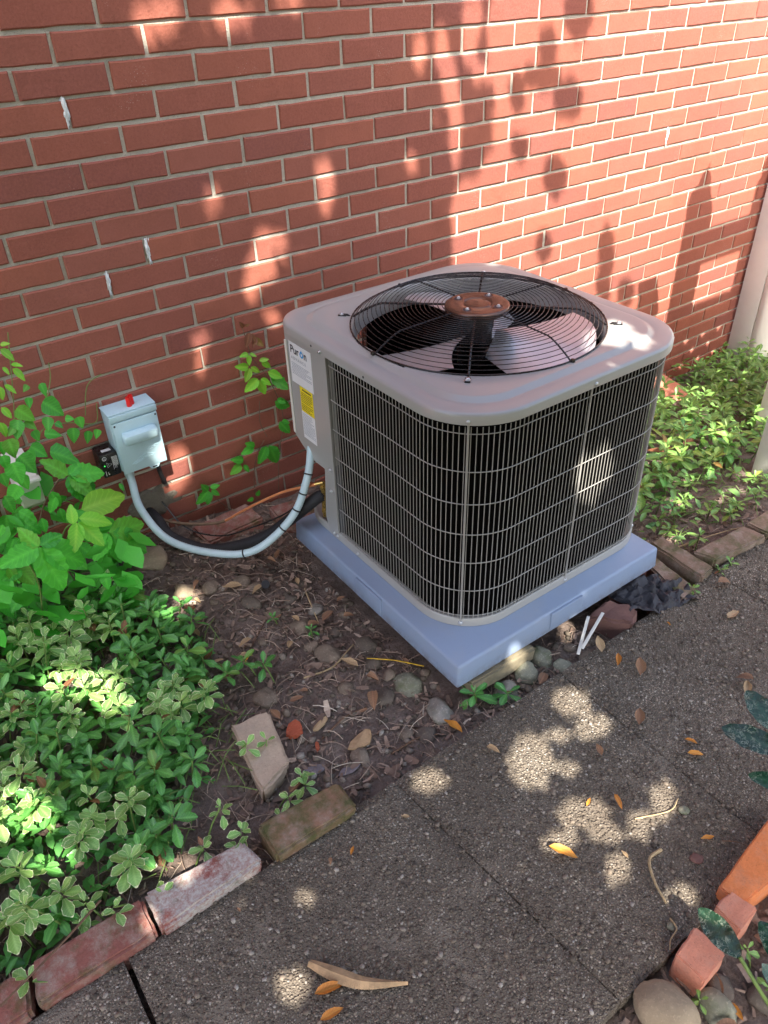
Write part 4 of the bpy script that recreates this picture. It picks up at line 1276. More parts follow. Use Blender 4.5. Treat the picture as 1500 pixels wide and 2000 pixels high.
stone(.085, -1.905, .034, MAT['stone_green'], 'mossy green stone at the bottom right beside the big tan stone', None, 141, .7, 3, .25, z=-.04)
stone(.178, -1.945, .030, MAT['stone_dark'], 'dark stone at the bottom right under the mottled leaves', None, 142, .7, 3, .25, z=-.045)
stone(.118, -1.885, .028, MAT['stone_dark'], 'dark stone between the brick on end and the leaf stalk', None, 143, .7, 3, .25, z=-.05)
stone(.338, -1.641, .013, MAT['stone_green'], 'grey green pebble lying on the path by a tan twig', None, 144, .5, 3, .1, z=0, amp=.1)
stone(.268, -1.722, .013, MAT['plum'], 'small pinkish pebble lying on the path near the orange brick', None, 145, .4, 2, .1, z=0)
stone(.118, -1.775, .009, MAT['stone_green'], 'tiny greenish pebble lying on the path near the brick on end', None, 146, .6, 2, .1, z=0)

# chips, strips, scraps
def flake(name, loc, L, W, mat, rz, label, cat, seed=0, thick=.004, curl=.1, tilt=(0, 0)):
    r_ = random.Random(seed)
    V, F = [], []
    n_ = 9
    for side in (1, 0):
        for j in range(n_):
            a = 2 * math.pi * j / n_
            q = r_.uniform(.72, 1.1) if side else None
            if side:
                V.append((math.cos(a) * L * .5 * q, math.sin(a) * W * .5 * q, thick + curl * L * (math.cos(a) ** 2) * .3))
            else:
                V.append((V[j][0] * 1.04, V[j][1] * 1.04, V[j][2] - thick))
    F = [tuple(range(n_)), tuple(range(2 * n_ - 1, n_ - 1, -1))] + [(i, i + n_, (i + 1) % n_ + n_, (i + 1) % n_) for i in range(n_)]
    me = mesh(name, V, F)
    me.materials.append(mat)
    o = link(name, me, None, loc)
    o.rotation_euler = (tilt[0], tilt[1], rz)
    return tag(o, label, cat)


gl_ = lambda x, y, d=.008: (x, y, gh(x, y) + d)
flake('brick_chip', gl_(-.206, -.953), .055, .04, MAT['stone_red'], .4, 'orange red brick chip in the dirt right of the buff paver', 'brick chip', 1, .012)
flake('brick_chip', gl_(-.185, -1.02), .025, .012, MAT['stone_red'], 1.1, 'smallest orange chip, just below the larger orange red chip', 'brick chip', 2, .006)
flake('wood_shard', gl_(-.09, -1.062), .085, .04, MAT['bark_piece'], .25, 'flat pale tan wood shard in the dirt near the path', 'wood chip', 3, .005, .2)
flake('wood_shard', gl_(-.146, -.968), .06, .018, MAT['dl_tan'], .3, 'pale curled wood sliver above the tan shard', 'wood chip', 4, .004, .3)
flake('plastic_strip', gl_(-.226, -1.068, .004), .055, .028, MAT['clear'], -.2, 'left one of two shiny grey plastic strips by the mossy brick', 'plastic strip', 5, .0015, 0)
flake('plastic_strip', gl_(-.158, -1.110, .004), .06, .024, MAT['clear'], -.15, 'right one of two shiny grey plastic strips by the mossy brick', 'plastic strip', 6, .0015, 0)
o = MB().tube([(0, 0, 0), (.004, .002, .045)], .0125, 14).build('pipe_piece', MAT['foam'], None, True, 50)
o.location = gl_(.003, -.432, .004); tag(o, 'short dark pipe offcut sticking up from the dirt left of the pad', 'pipe offcut')
o.rotation_euler = (R(50), 0, R(-30))
for i, (a, b, lab) in enumerate((((.495, -1.203, .004), (.612, -1.132, .016), 'longer left one of two white plastic strips lying by the path'), ((.512, -1.200, .012), (.648, -1.150, .022), 'right one of two white plastic strips lying by the path'))):
    A, B = Vector(a), Vector(b)
    d = B - A
    o = MB().box(0, d.length, -.0042, .0042, 0, .003, .001).build('white_strip', MAT['whiteold'], None, True, 40)
    o.location = A; o.rotation_euler = (0, -math.asin(d.z / d.length), math.atan2(d.y, d.x)); tag(o, lab, 'plastic strip')
# crumpled dark ground cloth
bm = bmesh.new(); bmesh.ops.create_grid(bm, x_segments=26, y_segments=20, size=.5)
for v in bm.verts:
    x, y = v.co.x * .21, v.co.y * .13
    e = max(abs(v.co.x), abs(v.co.y)) * 2
    v.co = Vector((x * (1 + .25 * noise.noise((x * 20, y * 20, 1))), y * (1 + .35 * noise.noise((x * 18, y * 18, 6))), .016 + .030 * abs(noise.noise((x * 24, y * 24, 2))) + .012 * noise.noise((x * 60, y * 60, 4)) - .014 * max(0, e - .7)))
me = bpy.data.meshes.new('ground_cloth'); bm.to_mesh(me); bm.free(); me.materials.append(MAT['fabric'])
o = link('ground_cloth', me, None, (.835, -1.172, -.012)); o.rotation_euler = (0, 0, R(-22))
tag(o, 'crumpled dark ground cloth beside the path right of the pad', 'cloth')
o = MB().tube(catmull([(.07, -.86, .0), (.12, -.915, .006), (.17, -.975, .002)], 6), .0016, 6).build('yellow_stick', paint('yellow_stick', (.6, .38, .02), .5, 0, .4, 40, .1), None, True, 60)
o.location = (0, 0, gh(.12, -.92) + .012); tag(o, 'thin yellow stick lying in the dirt by the pad', 'stick')

# twigs
def twig(P, r_, mat, label, group=None, name='twig', cat='twig', lift=.003, branch=None):
    Q = catmull([(x, y, (gh(x, y) if y > -1.2 or y < -1.8 else 0) + lift + z) for x, y, z in P], 6)
    mb = MB().tube(Q, [lerp(r_, r_ * .55, i / (len(Q) - 1)) for i in range(len(Q))], 6)
    o = mb.build(name, mat, None, True, 60)
    return tag(o, label, cat, group)


twig([(.227, -1.668, 0), (.190, -1.668, .004), (.163, -1.700, .003), (.146, -1.742, 0)], .0038, MAT['straw'], 'tan curved bark strip lying on the path near the orange brick', cat='bark strip', name='bark_strip')
twig([(.24, -1.592, 0), (.31, -1.625, .004), (.35, -1.617, .002)], .0018, MAT['straw'], 'thin forked pale twig on the path above the grey pebble')
twig([(.128, -1.765, 0), (.118, -1.785, .008), (.095, -1.79, .004), (.08, -1.80, .002)], .0018, MAT['straw'], 'thin bent tan stem by the tip of the mottled leaf')
twig([(.34, -1.73, .001), (.36, -1.752, .004), (.37, -1.785, .012)], .0012, MAT['twig'], 'thin reddish stalk of the yellow leaf by the orange brick')
mb = MB()
pts = catmull([(-.455, -1.425, .004), (-.43, -1.470, .010), (-.395, -1.515, .009), (-.333, -1.560, .005)], 8)
for i, p in enumerate(pts[:-1]):
    q = pts[i + 1]
    t = (q - p).normalized(); s2 = Vector((-t.y, t.x, 0))
    w0 = .010 * math.sin(math.pi * min(1, .12 + i / (len(pts) - 1) * .9)) + .003
    w1 = .010 * math.sin(math.pi * min(1, .12 + (i + 1) / (len(pts) - 1) * .9)) + .003
    mb.add([p + s2 * w0, p - s2 * w0, q - s2 * w1, q + s2 * w1, p + Vector((0, 0, .007)), q + Vector((0, 0, .007))], [(0, 4, 5, 3), (4, 1, 2, 5), (0, 3, 2, 1)])
tag(mb.build('bark_piece', MAT['bark_piece'], None), 'long curved tan bark piece lying on the path at the bottom', 'bark')
for i, (P, lab) in enumerate([([(.095, -.50, 0), (.07, -.57, .012), (.045, -.66, .006)], 'pale stick standing out of the dirt between two flat stones'), ([(-.10, -.82, 0), (-.02, -.83, .004), (.05, -.80, .008), (.085, -.78, .004)], 'long tan curved twig below the big round stone'),
                              ([(-.30, -.70, .02), (-.22, -.69, .01), (-.13, -.62, .002), (-.06, -.56, 0)], 'brown twig running from the plants into the dirt'), ([(-.16, -1.0, 0), (-.08, -.98, .004), (-.02, -.985, 0)], 'small dark twig near the tan shard'),
                              ([(-.05, -1.13, 0), (.03, -1.135, .004), (.1, -1.17, 0)], 'straight brown twig along the edge of the path'), ([(1.10, -1.03, .01), (1.20, -1.06, .02), (1.34, -1.10, .012), (1.45, -1.16, .02)], 'long pale stem lying over the brown edging brick'),
                              ([(1.02, -.88, .02), (1.045, -.98, .02), (1.055, -1.06, .02)], 'broad tan dead stem leaning beside the bed'), ([(-.72, -1.10, .06), (-.80, -1.14, .07), (-.93, -1.20, .06)], 'thin brown stem hanging over the red edging brick')]):
    twig(P, .0028 if i != 6 else .006, MAT['straw'] if i in (0, 1, 5, 6) else MAT['twig'], lab)

# ------------------------------------------------------------------ mulch, straw and fine gravel on the dirt
def in_dirt(x, y):
    return y > -1.205 and not (.17 < x < .91 and -1.10 < y < -.36)


m = 13000
X = rng.uniform(-1.1, 1.6, m * 2); Y = rng.uniform(-1.205, -.01, m * 2)
keep = np.array([in_dirt(a, b) for a, b in zip(X, Y)])
X, Y = X[keep][:m], Y[keep][:m]
V, F, T = [], [], []
for x, y in zip(X, Y):
    L = rng.gamma(1.5, .0062) + .003
    W = L * rng.uniform(.16, .5)
    a = rng.uniform(0, 6.28)
    dz, bend, ro = rng.uniform(-.25, .35), rng.uniform(-.2, .35), rng.uniform(-.6, .6)
    c_, s_ = math.cos(a), math.sin(a)
    z0 = gh(x, y) + rng.uniform(0, .010)
    n0 = len(V)
    for u, w in ((-.5, .7), (0, 1), (.5, .45)):
        for sd in (-1, 1):
            lx, ly = u * L, sd * W * .5 * w
            V.append((x + lx * c_ - ly * s_, y + lx * s_ + ly * c_, z0 + u * L * dz + bend * L * u * u * 2 + ly * ro))
    F += [(n0, n0 + 1, n0 + 3, n0 + 2), (n0 + 2, n0 + 3, n0 + 5, n0 + 4)]
    T += [float(rng.beta(1.6, 2.2))] * 6
me = mesh('mulch', V, F, attrs={'tone': T}); me.materials.append(MAT['mulch'])
tag(link('mulch', me), 'brown mulch and shredded leaves covering the bare dirt', 'mulch', kind='stuff')
V, F, T = [], [], []
for k in range(2600):
    x, y = rng.uniform(-1.0, 1.5), rng.uniform(-1.2, -.02)
    if not in_dirt(x, y):
        continue
    L = rng.uniform(.015, .075); a = rng.uniform(0, 6.28); cv_ = rng.uniform(-.9, .9); w = rng.uniform(.0005, .0011)
    n0 = len(V)
    px_, py_ = x, y
    tone = float(rng.uniform(.45, 1))
    for j in range(5):
        zz = gh(px_, py_, True) + .006 + .006 * math.sin(j * .8)
        V += [(px_ - math.sin(a) * w, py_ + math.cos(a) * w, zz), (px_ + math.sin(a) * w, py_ - math.cos(a) * w, zz), (px_, py_, zz + w * 1.5)]
        T += [tone] * 3
        px_ += math.cos(a) * L / 4; py_ += math.sin(a) * L / 4; a += cv_ / 4
    for j in range(4):
        b = n0 + j * 3
        F += [(b, b + 3, b + 5, b + 2), (b + 2, b + 5, b + 4, b + 1)]
me = mesh('dry_needles', V, F, attrs={'tone': T}); me.materials.append(MAT['mulch'])
tag(link('dry_needles', me), 'thin dry needles and rootlets strewn over the dirt', 'needles', kind='stuff')
m = 2200
X = rng.uniform(-.4, .75, m); Y = rng.uniform(-1.2, -.05, m)
keep = np.array([in_dirt(a, b) for a, b in zip(X, Y)])
pts = np.array([(a, b, gh(a, b) + .002) for a, b in zip(X[keep], Y[keep])])
o = scatter_pebbles('gravel', pts, rng.gamma(2.5, .0026, len(pts)).clip(.002, .013), MAT['pebble'], None, .6)
tag(o, 'small gravel mixed into the bare dirt', 'gravel', kind='stuff')
# litter under the right path border
m = 1500
V, F, T = [], [], []
for k in range(m):
    x, y = rng.uniform(-.3, 1.2), rng.uniform(-2.3, -1.815)
    L = rng.gamma(2.4, .006) + .005; W = L * rng.uniform(.2, .6); a = rng.uniform(0, 6.28); n0 = len(V); z0 = gh(x, y) + rng.uniform(0, .012)
    for u in (-.5, .5):
        for sd in (-1, 1):
            lx, ly = u * L, sd * W * .5
            V.append((x + lx * math.cos(a) - ly * math.sin(a), y + lx * math.sin(a) + ly * math.cos(a), z0 + rng.uniform(0, .006)))
    F.append((n0, n0 + 1, n0 + 3, n0 + 2)); T += [float(rng.beta(1.6, 2.2))] * 4
me = mesh('leaf_litter', V, F, attrs={'tone': T}); me.materials.append(MAT['mulch'])
tag(link('leaf_litter', me), 'brown leaf litter beyond the bricks right of the path', 'leaf litter', kind='stuff')

# ------------------------------------------------------------------ leaves
def leaf_mesh(name, mat, w, prof, nseg=7, fold=.18, curl=.25, teeth=0.0, inner=.78, wav=0.0, thick=0):
    V, F, E, Md, Al = [], [], [], [], []
    cols = (-1, -inner, 0, inner, 1)
    for i in range(nseg + 1):
        s_ = i / nseg
        hw = max(.004, w * .5 * prof(s_))
        for c in cols:
            k = hw * c
            if abs(c) == 1 and teeth and 0 < i < nseg:
                k *= 1 + teeth * (1 if i % 2 else -1)
            z = fold * abs(k) * 1.6 - curl * s_ * s_ + wav * math.sin(i * 2.1 + c) * abs(c)
            V.append((k, s_ + (.02 * abs(c) if teeth and i % 2 else 0), z))
            E.append(1.0 if abs(c) == 1 or i == nseg else 0.0)
            Md.append(1.0 if c == 0 else 0.0)
            Al.append(s_)
    n_ = len(cols)
    for i in range(nseg):
        for j in range(n_ - 1):
            a = i * n_ + j
            F.append((a, a + 1, a + n_ + 1, a + n_))
    me = mesh(name, V, F, True, attrs={'edge': E, 'mid': Md, 'along': Al})
    me.materials.append(mat)
    return me


obov = lambda s: (math.sin(math.pi * min(1, s ** 1.55 * .96 + .02)) ** .75) + .10 * (1 - s)
ovat = lambda s: math.sin(math.pi * (s ** .72)) ** .8 + .02
hear = lambda s: math.sin(math.pi * min(1, .14 + .86 * s ** .62)) ** .9
ellp = lambda s: math.sin(math.pi * min(1, .03 + s * .96)) ** .62
lanc = lambda s: math.sin(math.pi * s ** .85) ** .95 + .015

LV = {k: [] for k in ('var', 'pachy', 'olive', 'vine', 'bright', 'heart', 'red')}
for i in range(5):
    cu, fo = random.uniform(.0, .28), random.uniform(.05, .3)
    LV['var'].append(leaf_mesh('leaf', MAT['var'], random.uniform(.50, .62), obov, 7, fo, cu, .07, .74, .012))
    LV['pachy'].append(leaf_mesh('leaf', MAT['pachy'], random.uniform(.40, .50), obov, 8, fo, cu, .09, .78, .012))
    LV['olive'].append(leaf_mesh('leaf', MAT['olive'], random.uniform(.42, .54), obov, 7, fo, cu, .08, .78, .012))
    LV['vine'].append(leaf_mesh('leaf', MAT['vine'], random.uniform(.50, .58), ovat, 12, .12, random.uniform(.06, .3), .06, .7, .03))
    LV['bright'].append(leaf_mesh('leaf', MAT['bright'], random.uniform(.46, .54), ovat, 10, .16, random.uniform(.08, .25), .03, .7, .015))
    LV['heart'].append(leaf_mesh('leaf', MAT['vine'], random.uniform(.66, .8), hear, 8, .14, random.uniform(.05, .28), 0, .7, .03))
    LV['red'].append(leaf_mesh('leaf', MAT['redleaf'], random.uniform(.46, .54), ovat, 8, .16, random.uniform(.05, .2), .04, .7, .015))


def set_leaf(o, base, tip, nrm, parent_loc, roll=0.0):
    b, t = Vector(base), Vector(tip)
    y = t - b
    L = y.length
    y = y / L
    z = (Vector(nrm) - y * Vector(nrm).dot(y)).normalized()
    x = y.cross(z)
    M = Matrix(((x.x, y.x, z.x), (x.y, y.y, z.y), (x.z, y.z, z.z))).to_4x4() @ Matrix.Rotation(roll, 4, 'Y')
    o.matrix_basis = Matrix.Translation(b - Vector(parent_loc)) @ M @ Matrix.Diagonal((L, L, L, 1))


def rosette(x, y, z, h, nl, L, kind, label, group, cat, lean=.25, name='ground_cover_plant', spread=None):
    """a whorl of leaves on a short stem; every leaf its own object"""
    loc = Vector((x, y, z))
    root = empty(name, loc, label, cat, group)
    la = random.uniform(0, 6.28)
    top = Vector((math.cos(la) * lean * h, math.sin(la) * lean * h, h))
    mb = MB().tube([(0, 0, -.01), top * .5 + Vector((0, 0, h * .05)), top], [.0022, .002, .0018], 5)
    mb.build('stem', MAT['stem'], root, True, 80)
    ph = random.uniform(0, 6.28)
    for k in range(nl):
        t = k / max(1, nl - 1)
        a = ph + k * 2.39996 + random.uniform(-.25, .25)
        el = R(lerp(-8, 58, t ** 1.4) + random.uniform(-12, 12))
        if spread: el += spread
        LL = L * lerp(1.0, .55, t ** 1.5) * random.uniform(.82, 1.12)
        d = Vector((math.cos(a) * math.cos(el), math.sin(a) * math.cos(el), math.sin(el)))
        n_ = Vector((-math.cos(a) * math.sin(el), -math.sin(a) * math.sin(el), math.cos(el)))
        n_ += Vector((random.uniform(-.25, .25), random.uniform(-.25, .25), 0))
        b = top - Vector((0, 0, h * .30 * (1 - t))) + d * .004
        o = bpy.data.objects.new('leaf', random.choice(LV['red' if random.random() < .025 else kind]))
        COL.objects.link(o)
        o.parent = root
        set_leaf(o, b, b + d * LL, n_, (0, 0, 0), random.uniform(-.3, .3))
    return root


def poisson(n_, fn, dmin, tries=6000):
    P = []
    for _ in range(tries):
        p = fn()
        if p is None:
            continue
        if all((p[0] - q[0]) ** 2 + (p[1] - q[1]) ** 2 > dmin * dmin for q in P):
            P.append(p)
            if len(P) >= n_:
                break
    return P


# left bed: edge of the foliage on the ground, from the path up to the wall
_BY = [-1.15, -1.10, -1.02, -.94, -.86, -.78, -.70, -.6, -.5, -.42, -.34, -.28, -.2]
_BX = [-.78, -.66, -.50, -.42, -.37, -.31, -.27, -.24, -.23, -.25, -.29, -.33, -.42]


def left_pt():
    x, y = random.uniform(-1.12, -.22), random.uniform(-1.09, -.22)
    if x > float(np.interp(y, _BY, _BX)) - .035:
        return None
    return x, y


class Joined:
    """sprigs too far or too deep to count, kept as real leaves in one mesh"""
    def __init__(s):
        s.V, s.F, s.E, s.M = [], [], [], []

    def sprig(s, x, y, h, LL, kinds, n_=8):
        kind = random.choice(kinds)
        for k in range(n_):
            t = k / (n_ - 1)
            az, el = random.uniform(0, 6.28), R(lerp(-8, 58, t ** 1.4) + random.uniform(-12, 12))
            dd = Vector((math.cos(az) * math.cos(el), math.sin(az) * math.cos(el), math.sin(el)))
            zz = Vector((-math.cos(az) * math.sin(el), -math.sin(az) * math.sin(el), math.cos(el)))
            xx = dd.cross(zz)
            src = random.choice(LV[kind])
            n0 = len(s.V)
            sL = LL * lerp(1.0, .6, t) * random.uniform(.85, 1.1)
            base = Vector((x, y, gh(x, y) + h - .3 * h * (1 - t)))
            s.V += [base + xx * v.co.x * sL + dd * v.co.y * sL + zz * v.co.z * sL for v in src.vertices]
            s.F += [tuple(q + n0 for q in p.vertices) for p in src.polygons]
            s.E += [e.value for e in src.attributes['edge'].data]
            s.M += [e.value for e in src.attributes['mid'].data]

    def build(s, mat, label):
        me = mesh('ground_cover', s.V, s.F, True, attrs={'edge': s.E, 'mid': s.M})
        me.materials.append(mat)
        return tag(link('ground_cover', me), label, 'ground cover', kind='stuff')


def left_zone(x, y):
    if y < -.98: return 'just behind the old edging bricks' if x < -.45 else 'near the moss covered edging brick'
    e_ = float(np.interp(y, _BY, _BX)) - x
    if y > -.36: return 'at the foot of the creeper vine'
    if e_ < .11: return 'along the bare dirt edge' if y > -.72 else 'close to the buff paver'
    if x < -.80: return 'at the left border of the picture'
    return 'in the middle of the left bed' if y > -.72 else 'in the lower middle of the left bed'


GV, GP = 'variegated ground cover plants in the left bed', 'plain dark green ground cover plants in the left bed'
LABV = 'variegated ground cover sprig with cream edged pale green leaves, left bed'
LABP = 'glossy dark green ground cover sprig of whorled leaves, left bed'
pts = poisson(165, left_pt, .050)
for (x, y) in pts:
    e = float(np.interp(y, _BY, _BX)) - x
    f = noise.noise((x * 4.5 + 3, y * 4.5, 2))
    v_ = f + .30 * math.exp(-((x + .50) ** 2 + (y + .66) ** 2) / .03) + .5 * math.exp(-((x + .80) ** 2 + (y + 1.02) ** 2) / .02) + .25 * math.exp(-((x + .4) ** 2 + (y + 1.0) ** 2) / .01) - .2 * math.exp(-((x + .7) ** 2 + (y + .8) ** 2) / .03)
    z = gh(x, y)
    h = random.uniform(.085, .15) * min(1, .55 + e * 3.2)
    if v_ > .10:
        rosette(x, y, z, h * 1.12, random.randint(8, 11), random.uniform(.034, .046), 'var', 'cream edged pale green ground cover sprig ' + left_zone(x, y), GV, 'ground cover', .3)
    else:
        rosette(x, y, z, h * .95, random.randint(8, 11), random.uniform(.043, .058), 'pachy', 'glossy dark green whorled ground cover sprig ' + left_zone(x, y), GP, 'ground cover', .25)
JL, JL2 = Joined(), Joined()
for k in range(170):
    q = left_pt()
    if q is None:
        continue
    f = noise.noise((q[0] * 4.5 + 3, q[1] * 4.5, 2))
    (JL2 if f > .15 else JL).sprig(q[0], q[1], random.uniform(.06, .11), random.uniform(.034, .05), ['var' if f > .15 else 'pachy'])
JL.build(MAT['pachy'], 'dark green ground cover filling the gaps of the left bed')
JL2.build(MAT['var'], 'pale variegated ground cover filling the gaps of the left bed')
# small sprigs along the margin of the bed and by the edging bricks
GM = 'small variegated sprigs along the edge of the left bed'
for (x, y, h, nl) in [(-.33, -1.09, .05, 6), (-.28, -1.07, .04, 5), (-.25, -1.10, .03, 6), (-.42, -1.10, .06, 6), (-.36, -1.12, .035, 5), (-.50, -1.08, .08, 6), (-.55, -1.12, .06, 6), (-.60, -1.13, .05, 5), (-.72, -1.13, .07, 5), (-.30, -.99, .05, 5), (-.345, -.93, .06, 6), (-.46, -1.12, .045, 6), (-.66, -1.12, .09, 6), (-.79, -1.13, .05, 5), (-.88, -1.13, .06, 6)]:
    rosette(x, y, gh(x, y) + .005, h, nl, random.uniform(.028, .036), 'var', 'small pale green variegated sprig at the edge of the left bed', GM, 'ground cover', .6)
for (x, y, lab) in [(-.19, -.735, 'single dark green sprig standing apart on the dirt by the grey stone'), (-.165, -.79, 'lowest dark sprig on the dirt beside the smooth grey stone'), (-.245, -.70, 'upright sprig with a yellow tip at the right edge of the left bed'), (-.05, -.60, 'tiny green weed between stones in the dirt'), (.0, -.70, 'tiny weed beside the rounded brown stones')]:
    s_ = .35 if 'tiny' in lab else .75
    rosette(x, y, gh(x, y), .08 * s_, 7, .055 * s_, 'pachy', lab, None, 'ground cover', .5)
for (x, y, lab) in [(.215, -1.135, 'clump of dark green leaves in front of the pad corner'), (.272, -1.165, 'second clump of dark leaves at the path edge by the pad corner')]:
    rosette(x, y, gh(x, y), .035, 8, .052, 'pachy', lab, None, 'ground cover', .3, spread=-.1)

# filler foliage below the sprigs of both beds (uncountable)
def filler(name, pts, mat, Lr, label, zr):
    V, F, E = [], [], []
    for (x, y) in pts:
        z = gh(x, y, False) + random.uniform(*zr)
        a, el = random.uniform(0, 6.28), random.uniform(-.5, .6)
        L = random.uniform(*Lr); W = L * random.uniform(.4, .55)
        d = Vector((math.cos(a) * math.cos(el), math.sin(a) * math.cos(el), math.sin(el)))
        s2 = Vector((-math.sin(a), math.cos(a), random.uniform(-.4, .4))) * W * .5
        p = Vector((x, y, z)); n0 = len(V)
        up = Vector((0, 0, 1))
        V += [p, p + d * L * .45 + s2 * .8 + up * .12 * L, p + d * L * .8 + s2 * .7 + up * .05 * L, p + d * L - up * .1 * L, p + d * L * .8 - s2 * .7 + up * .05 * L, p + d * L * .45 - s2 * .8 + up * .12 * L, p + d * L * .5]
        F += [(n0, n0 + 6, n0 + 1), (n0 + 6, n0 + 2, n0 + 1), (n0 + 6, n0 + 3, n0 + 2), (n0 + 6, n0 + 4, n0 + 3), (n0 + 6, n0 + 5, n0 + 4), (n0, n0 + 5, n0 + 6)]
        E += [0, 1, 1, 1, 1, 1, 0]
    me = mesh(name, V, F, True, attrs={'edge': E, 'mid': [0.0] * len(V)})
    me.materials.append(mat)
    return tag(link(name, me), label, 'ground cover', kind='stuff')


P_ = []
while len(P_) < 2600:
    q = (random.uniform(-1.6, -.2), random.uniform(-1.10, -.03))
    if q[0] < float(np.interp(q[1], _BY, _BX)) - .02:
        P_.append(q)
filler('undergrowth', P_, MAT['pachy'], (.03, .05), 'dark lower leaves filling the left bed', (.0, .05))


def right_ok(x, y):
    if y < -1.10 + .04 * noise.noise((x * 6, 1, 1)):
        return False
    if x < 1.0 + .03 * noise.noise((y * 8, 2, 1)):
        return False
    if 1.74 < x < 1.93 and -1.04 < y < -.86:
        return False
    if 2.16 < x < 2.47 and y > -.30:
        return False
    return True


def right_pt():
    x, y = random.uniform(1.0, 3.05), random.uniform(-1.1, -.05)
    if not right_ok(x, y):
        return None
    # thin, straggly zone by the brick edging
    if y < -.86 and random.random() < .72:
        return None
    return x, y


GR = 'dark to olive green ground cover plants in the bed right of the unit'
def right_zone(x, y):
    if y < -.84: return 'in the thin front strip by the brown bricks'
    if y > -.32: return 'against the brick wall'
    if x < 1.32: return 'close beside the air conditioner'
    if x > 1.70: return 'beside the white post'
    return 'in the middle of the right bed'


pts = poisson(235, right_pt, .062, 9000)
pts.sort(key=lambda p: (Vector((p[0], p[1], 0)) - CAMPOS).length)
JR = Joined()
for i, (x, y) in enumerate(pts):
    thin = y < -.84
    h = random.uniform(.09, .16) if not thin else random.uniform(.03, .07)
    kind = 'olive' if random.random() < .72 else 'pachy'
    LL = random.uniform(.048, .066) * (.62 if thin else 1)
    if i < 105:
        rosette(x, y, gh(x, y), h, random.randint(7, 10), LL, kind, ('olive green' if kind == 'olive' else 'dark green') + ' whorled ground cover sprig ' + right_zone(x, y), GR, 'ground cover', .3)
    else:
        JR.sprig(x, y, h, LL, ['olive'])
JR.build(MAT['olive'], 'farther mass of olive green ground cover by the wall and fence')
for (x, y) in [(.93, -1.22), (1.07, -1.22), (1.33, -1.232), (1.40, -1.235), (1.12, -1.235)]:
    rosette(x, y, -.02, .03, 6, .026, 'olive', 'tiny bright weed in the gap between path and brown edging bricks', 'tiny weeds along the path edge at right', 'weed', .3)
P_ = []
while len(P_) < 3600:
    q = (random.uniform(.98, 3.6), random.uniform(-1.05, -.02))
    if right_ok(*q) and not (q[1] < -.84 and random.random() < .75):
        P_.append(q)
filler('undergrowth', P_, MAT['olive'], (.032, .054), 'lower leaves filling the bed right of the air conditioner', (.0, .08))
# straggly stems in the thin zone
V = MB()
for k in range(70):
    x, y = random.uniform(1.0, 1.75), random.uniform(-1.06, -.80)
    a = random.uniform(0, 6.28); L = random.uniform(.05, .14)
    z = gh(x, y)
    V.tube([(x, y, z), (x + math.cos(a) * L * .5, y + math.sin(a) * L * .5, z + random.uniform(.02, .06)), (x + math.cos(a) * L, y + math.sin(a) * L, z + random.uniform(.0, .04))], .0013, 5)
tag(V.build('straggly_stems', MAT['stem'], None, True), 'straggly green stems at the thin front of the right bed', 'stems', kind='stuff')
V = MB()
for k in range(90):
    y = random.uniform(-1.1, -.55); x = float(np.interp(y, _BY, _BX)) + random.uniform(-.12, .05)
    a = random.uniform(0, 6.28); L = random.uniform(.04, .11); z = gh(x, y)
    V.tube([(x, y, z), (x + math.cos(a) * L * .5, y + math.sin(a) * L * .5, z + random.uniform(.01, .05)), (x + math.cos(a) * L, y + math.sin(a) * L, z + random.uniform(.0, .04))], .0012, 5)
tag(V.build('straggly_stems', MAT['stem'], None, True), 'thin green runners along the edge of the left bed', 'stems', kind='stuff')

# ------------------------------------------------------------------ vines on the left and on the wall
VN = Vector((.05, -.75, .66))


def vine(name, base, label, cat, leaves, kinds, nrm=VN, jit=.3):
    root = empty(name, base, label, cat)
    for i, t in enumerate(leaves):
        o = bpy.data.objects.new('leaf', random.choice(LV[kinds(i)]))
        COL.objects.link(o)
        o.parent = root
        set_leaf(o, t[:3], t[3:], nrm + Vector((random.uniform(-jit, jit), random.uniform(-jit, jit), random.uniform(-jit, jit))), base, random.uniform(-.25, .25))
    return root


b1 = Vector((-.55, -.33, .02))
v1 = vine('creeper_vine', b1, 'lush green creeper with big five part leaves below the wall box', 'vine', PALMATE + PALMATE_SMALL, lambda i: 'bright' if i in (5, 6, 7, 8, 18) else 'vine', jit=.18)
hubs = [(-.43, -.41, .345), (-.345, -.375, .40), (-.30, -.30, .32), (-.355, -.2, .40)]
for i, h in enumerate(PALMATE[k] for k in (0, 5, 9, 13)):
    p = Vector(h[:3])
    MB().tube(catmull([(b1.x + .05 * i - .05, b1.y + .05 * i, .03), ((p.x + b1.x) / 2 - .02, p.y + .06, p.z * .6), (p.x - .03, p.y + .03, p.z - .03), p], 6), .0022, 6).build('stem', MAT['stembrown'] if i == 3 else MAT['stem'], v1, True, 80, -b1)
b2 = Vector((-.60, -.08, .0))
v2 = vine('heart_leaf_vine', b2, 'climbing vine with heart shaped leaves on the wall left of the box', 'vine', HEART, lambda i: 'bright' if i in (18, 19, 20, 21, 22, 23, 24, 25, 26) else 'heart', jit=.25)
for P in ([(-.60, -.08, .0), (-.52, -.07, .3), (-.45, -.06, .55), (-.40, -.04, .75)], [(-.50, -.07, .35), (-.40, -.06, .48), (-.33, -.04, .47), (-.255, -.03, .44), (-.235, -.02, .49)], [(-.36, -.05, .56), (-.335, -.03, .60), (-.325, -.02, .64)], [(-.275, -.03, .47), (-.255, -.02, .53), (-.235, -.015, .555), (-.2, -.012, .565)]):
    MB().tube(catmull(P, 6), .0014, 5).build('stem', MAT['stem'], v2, True, 80, -b2)
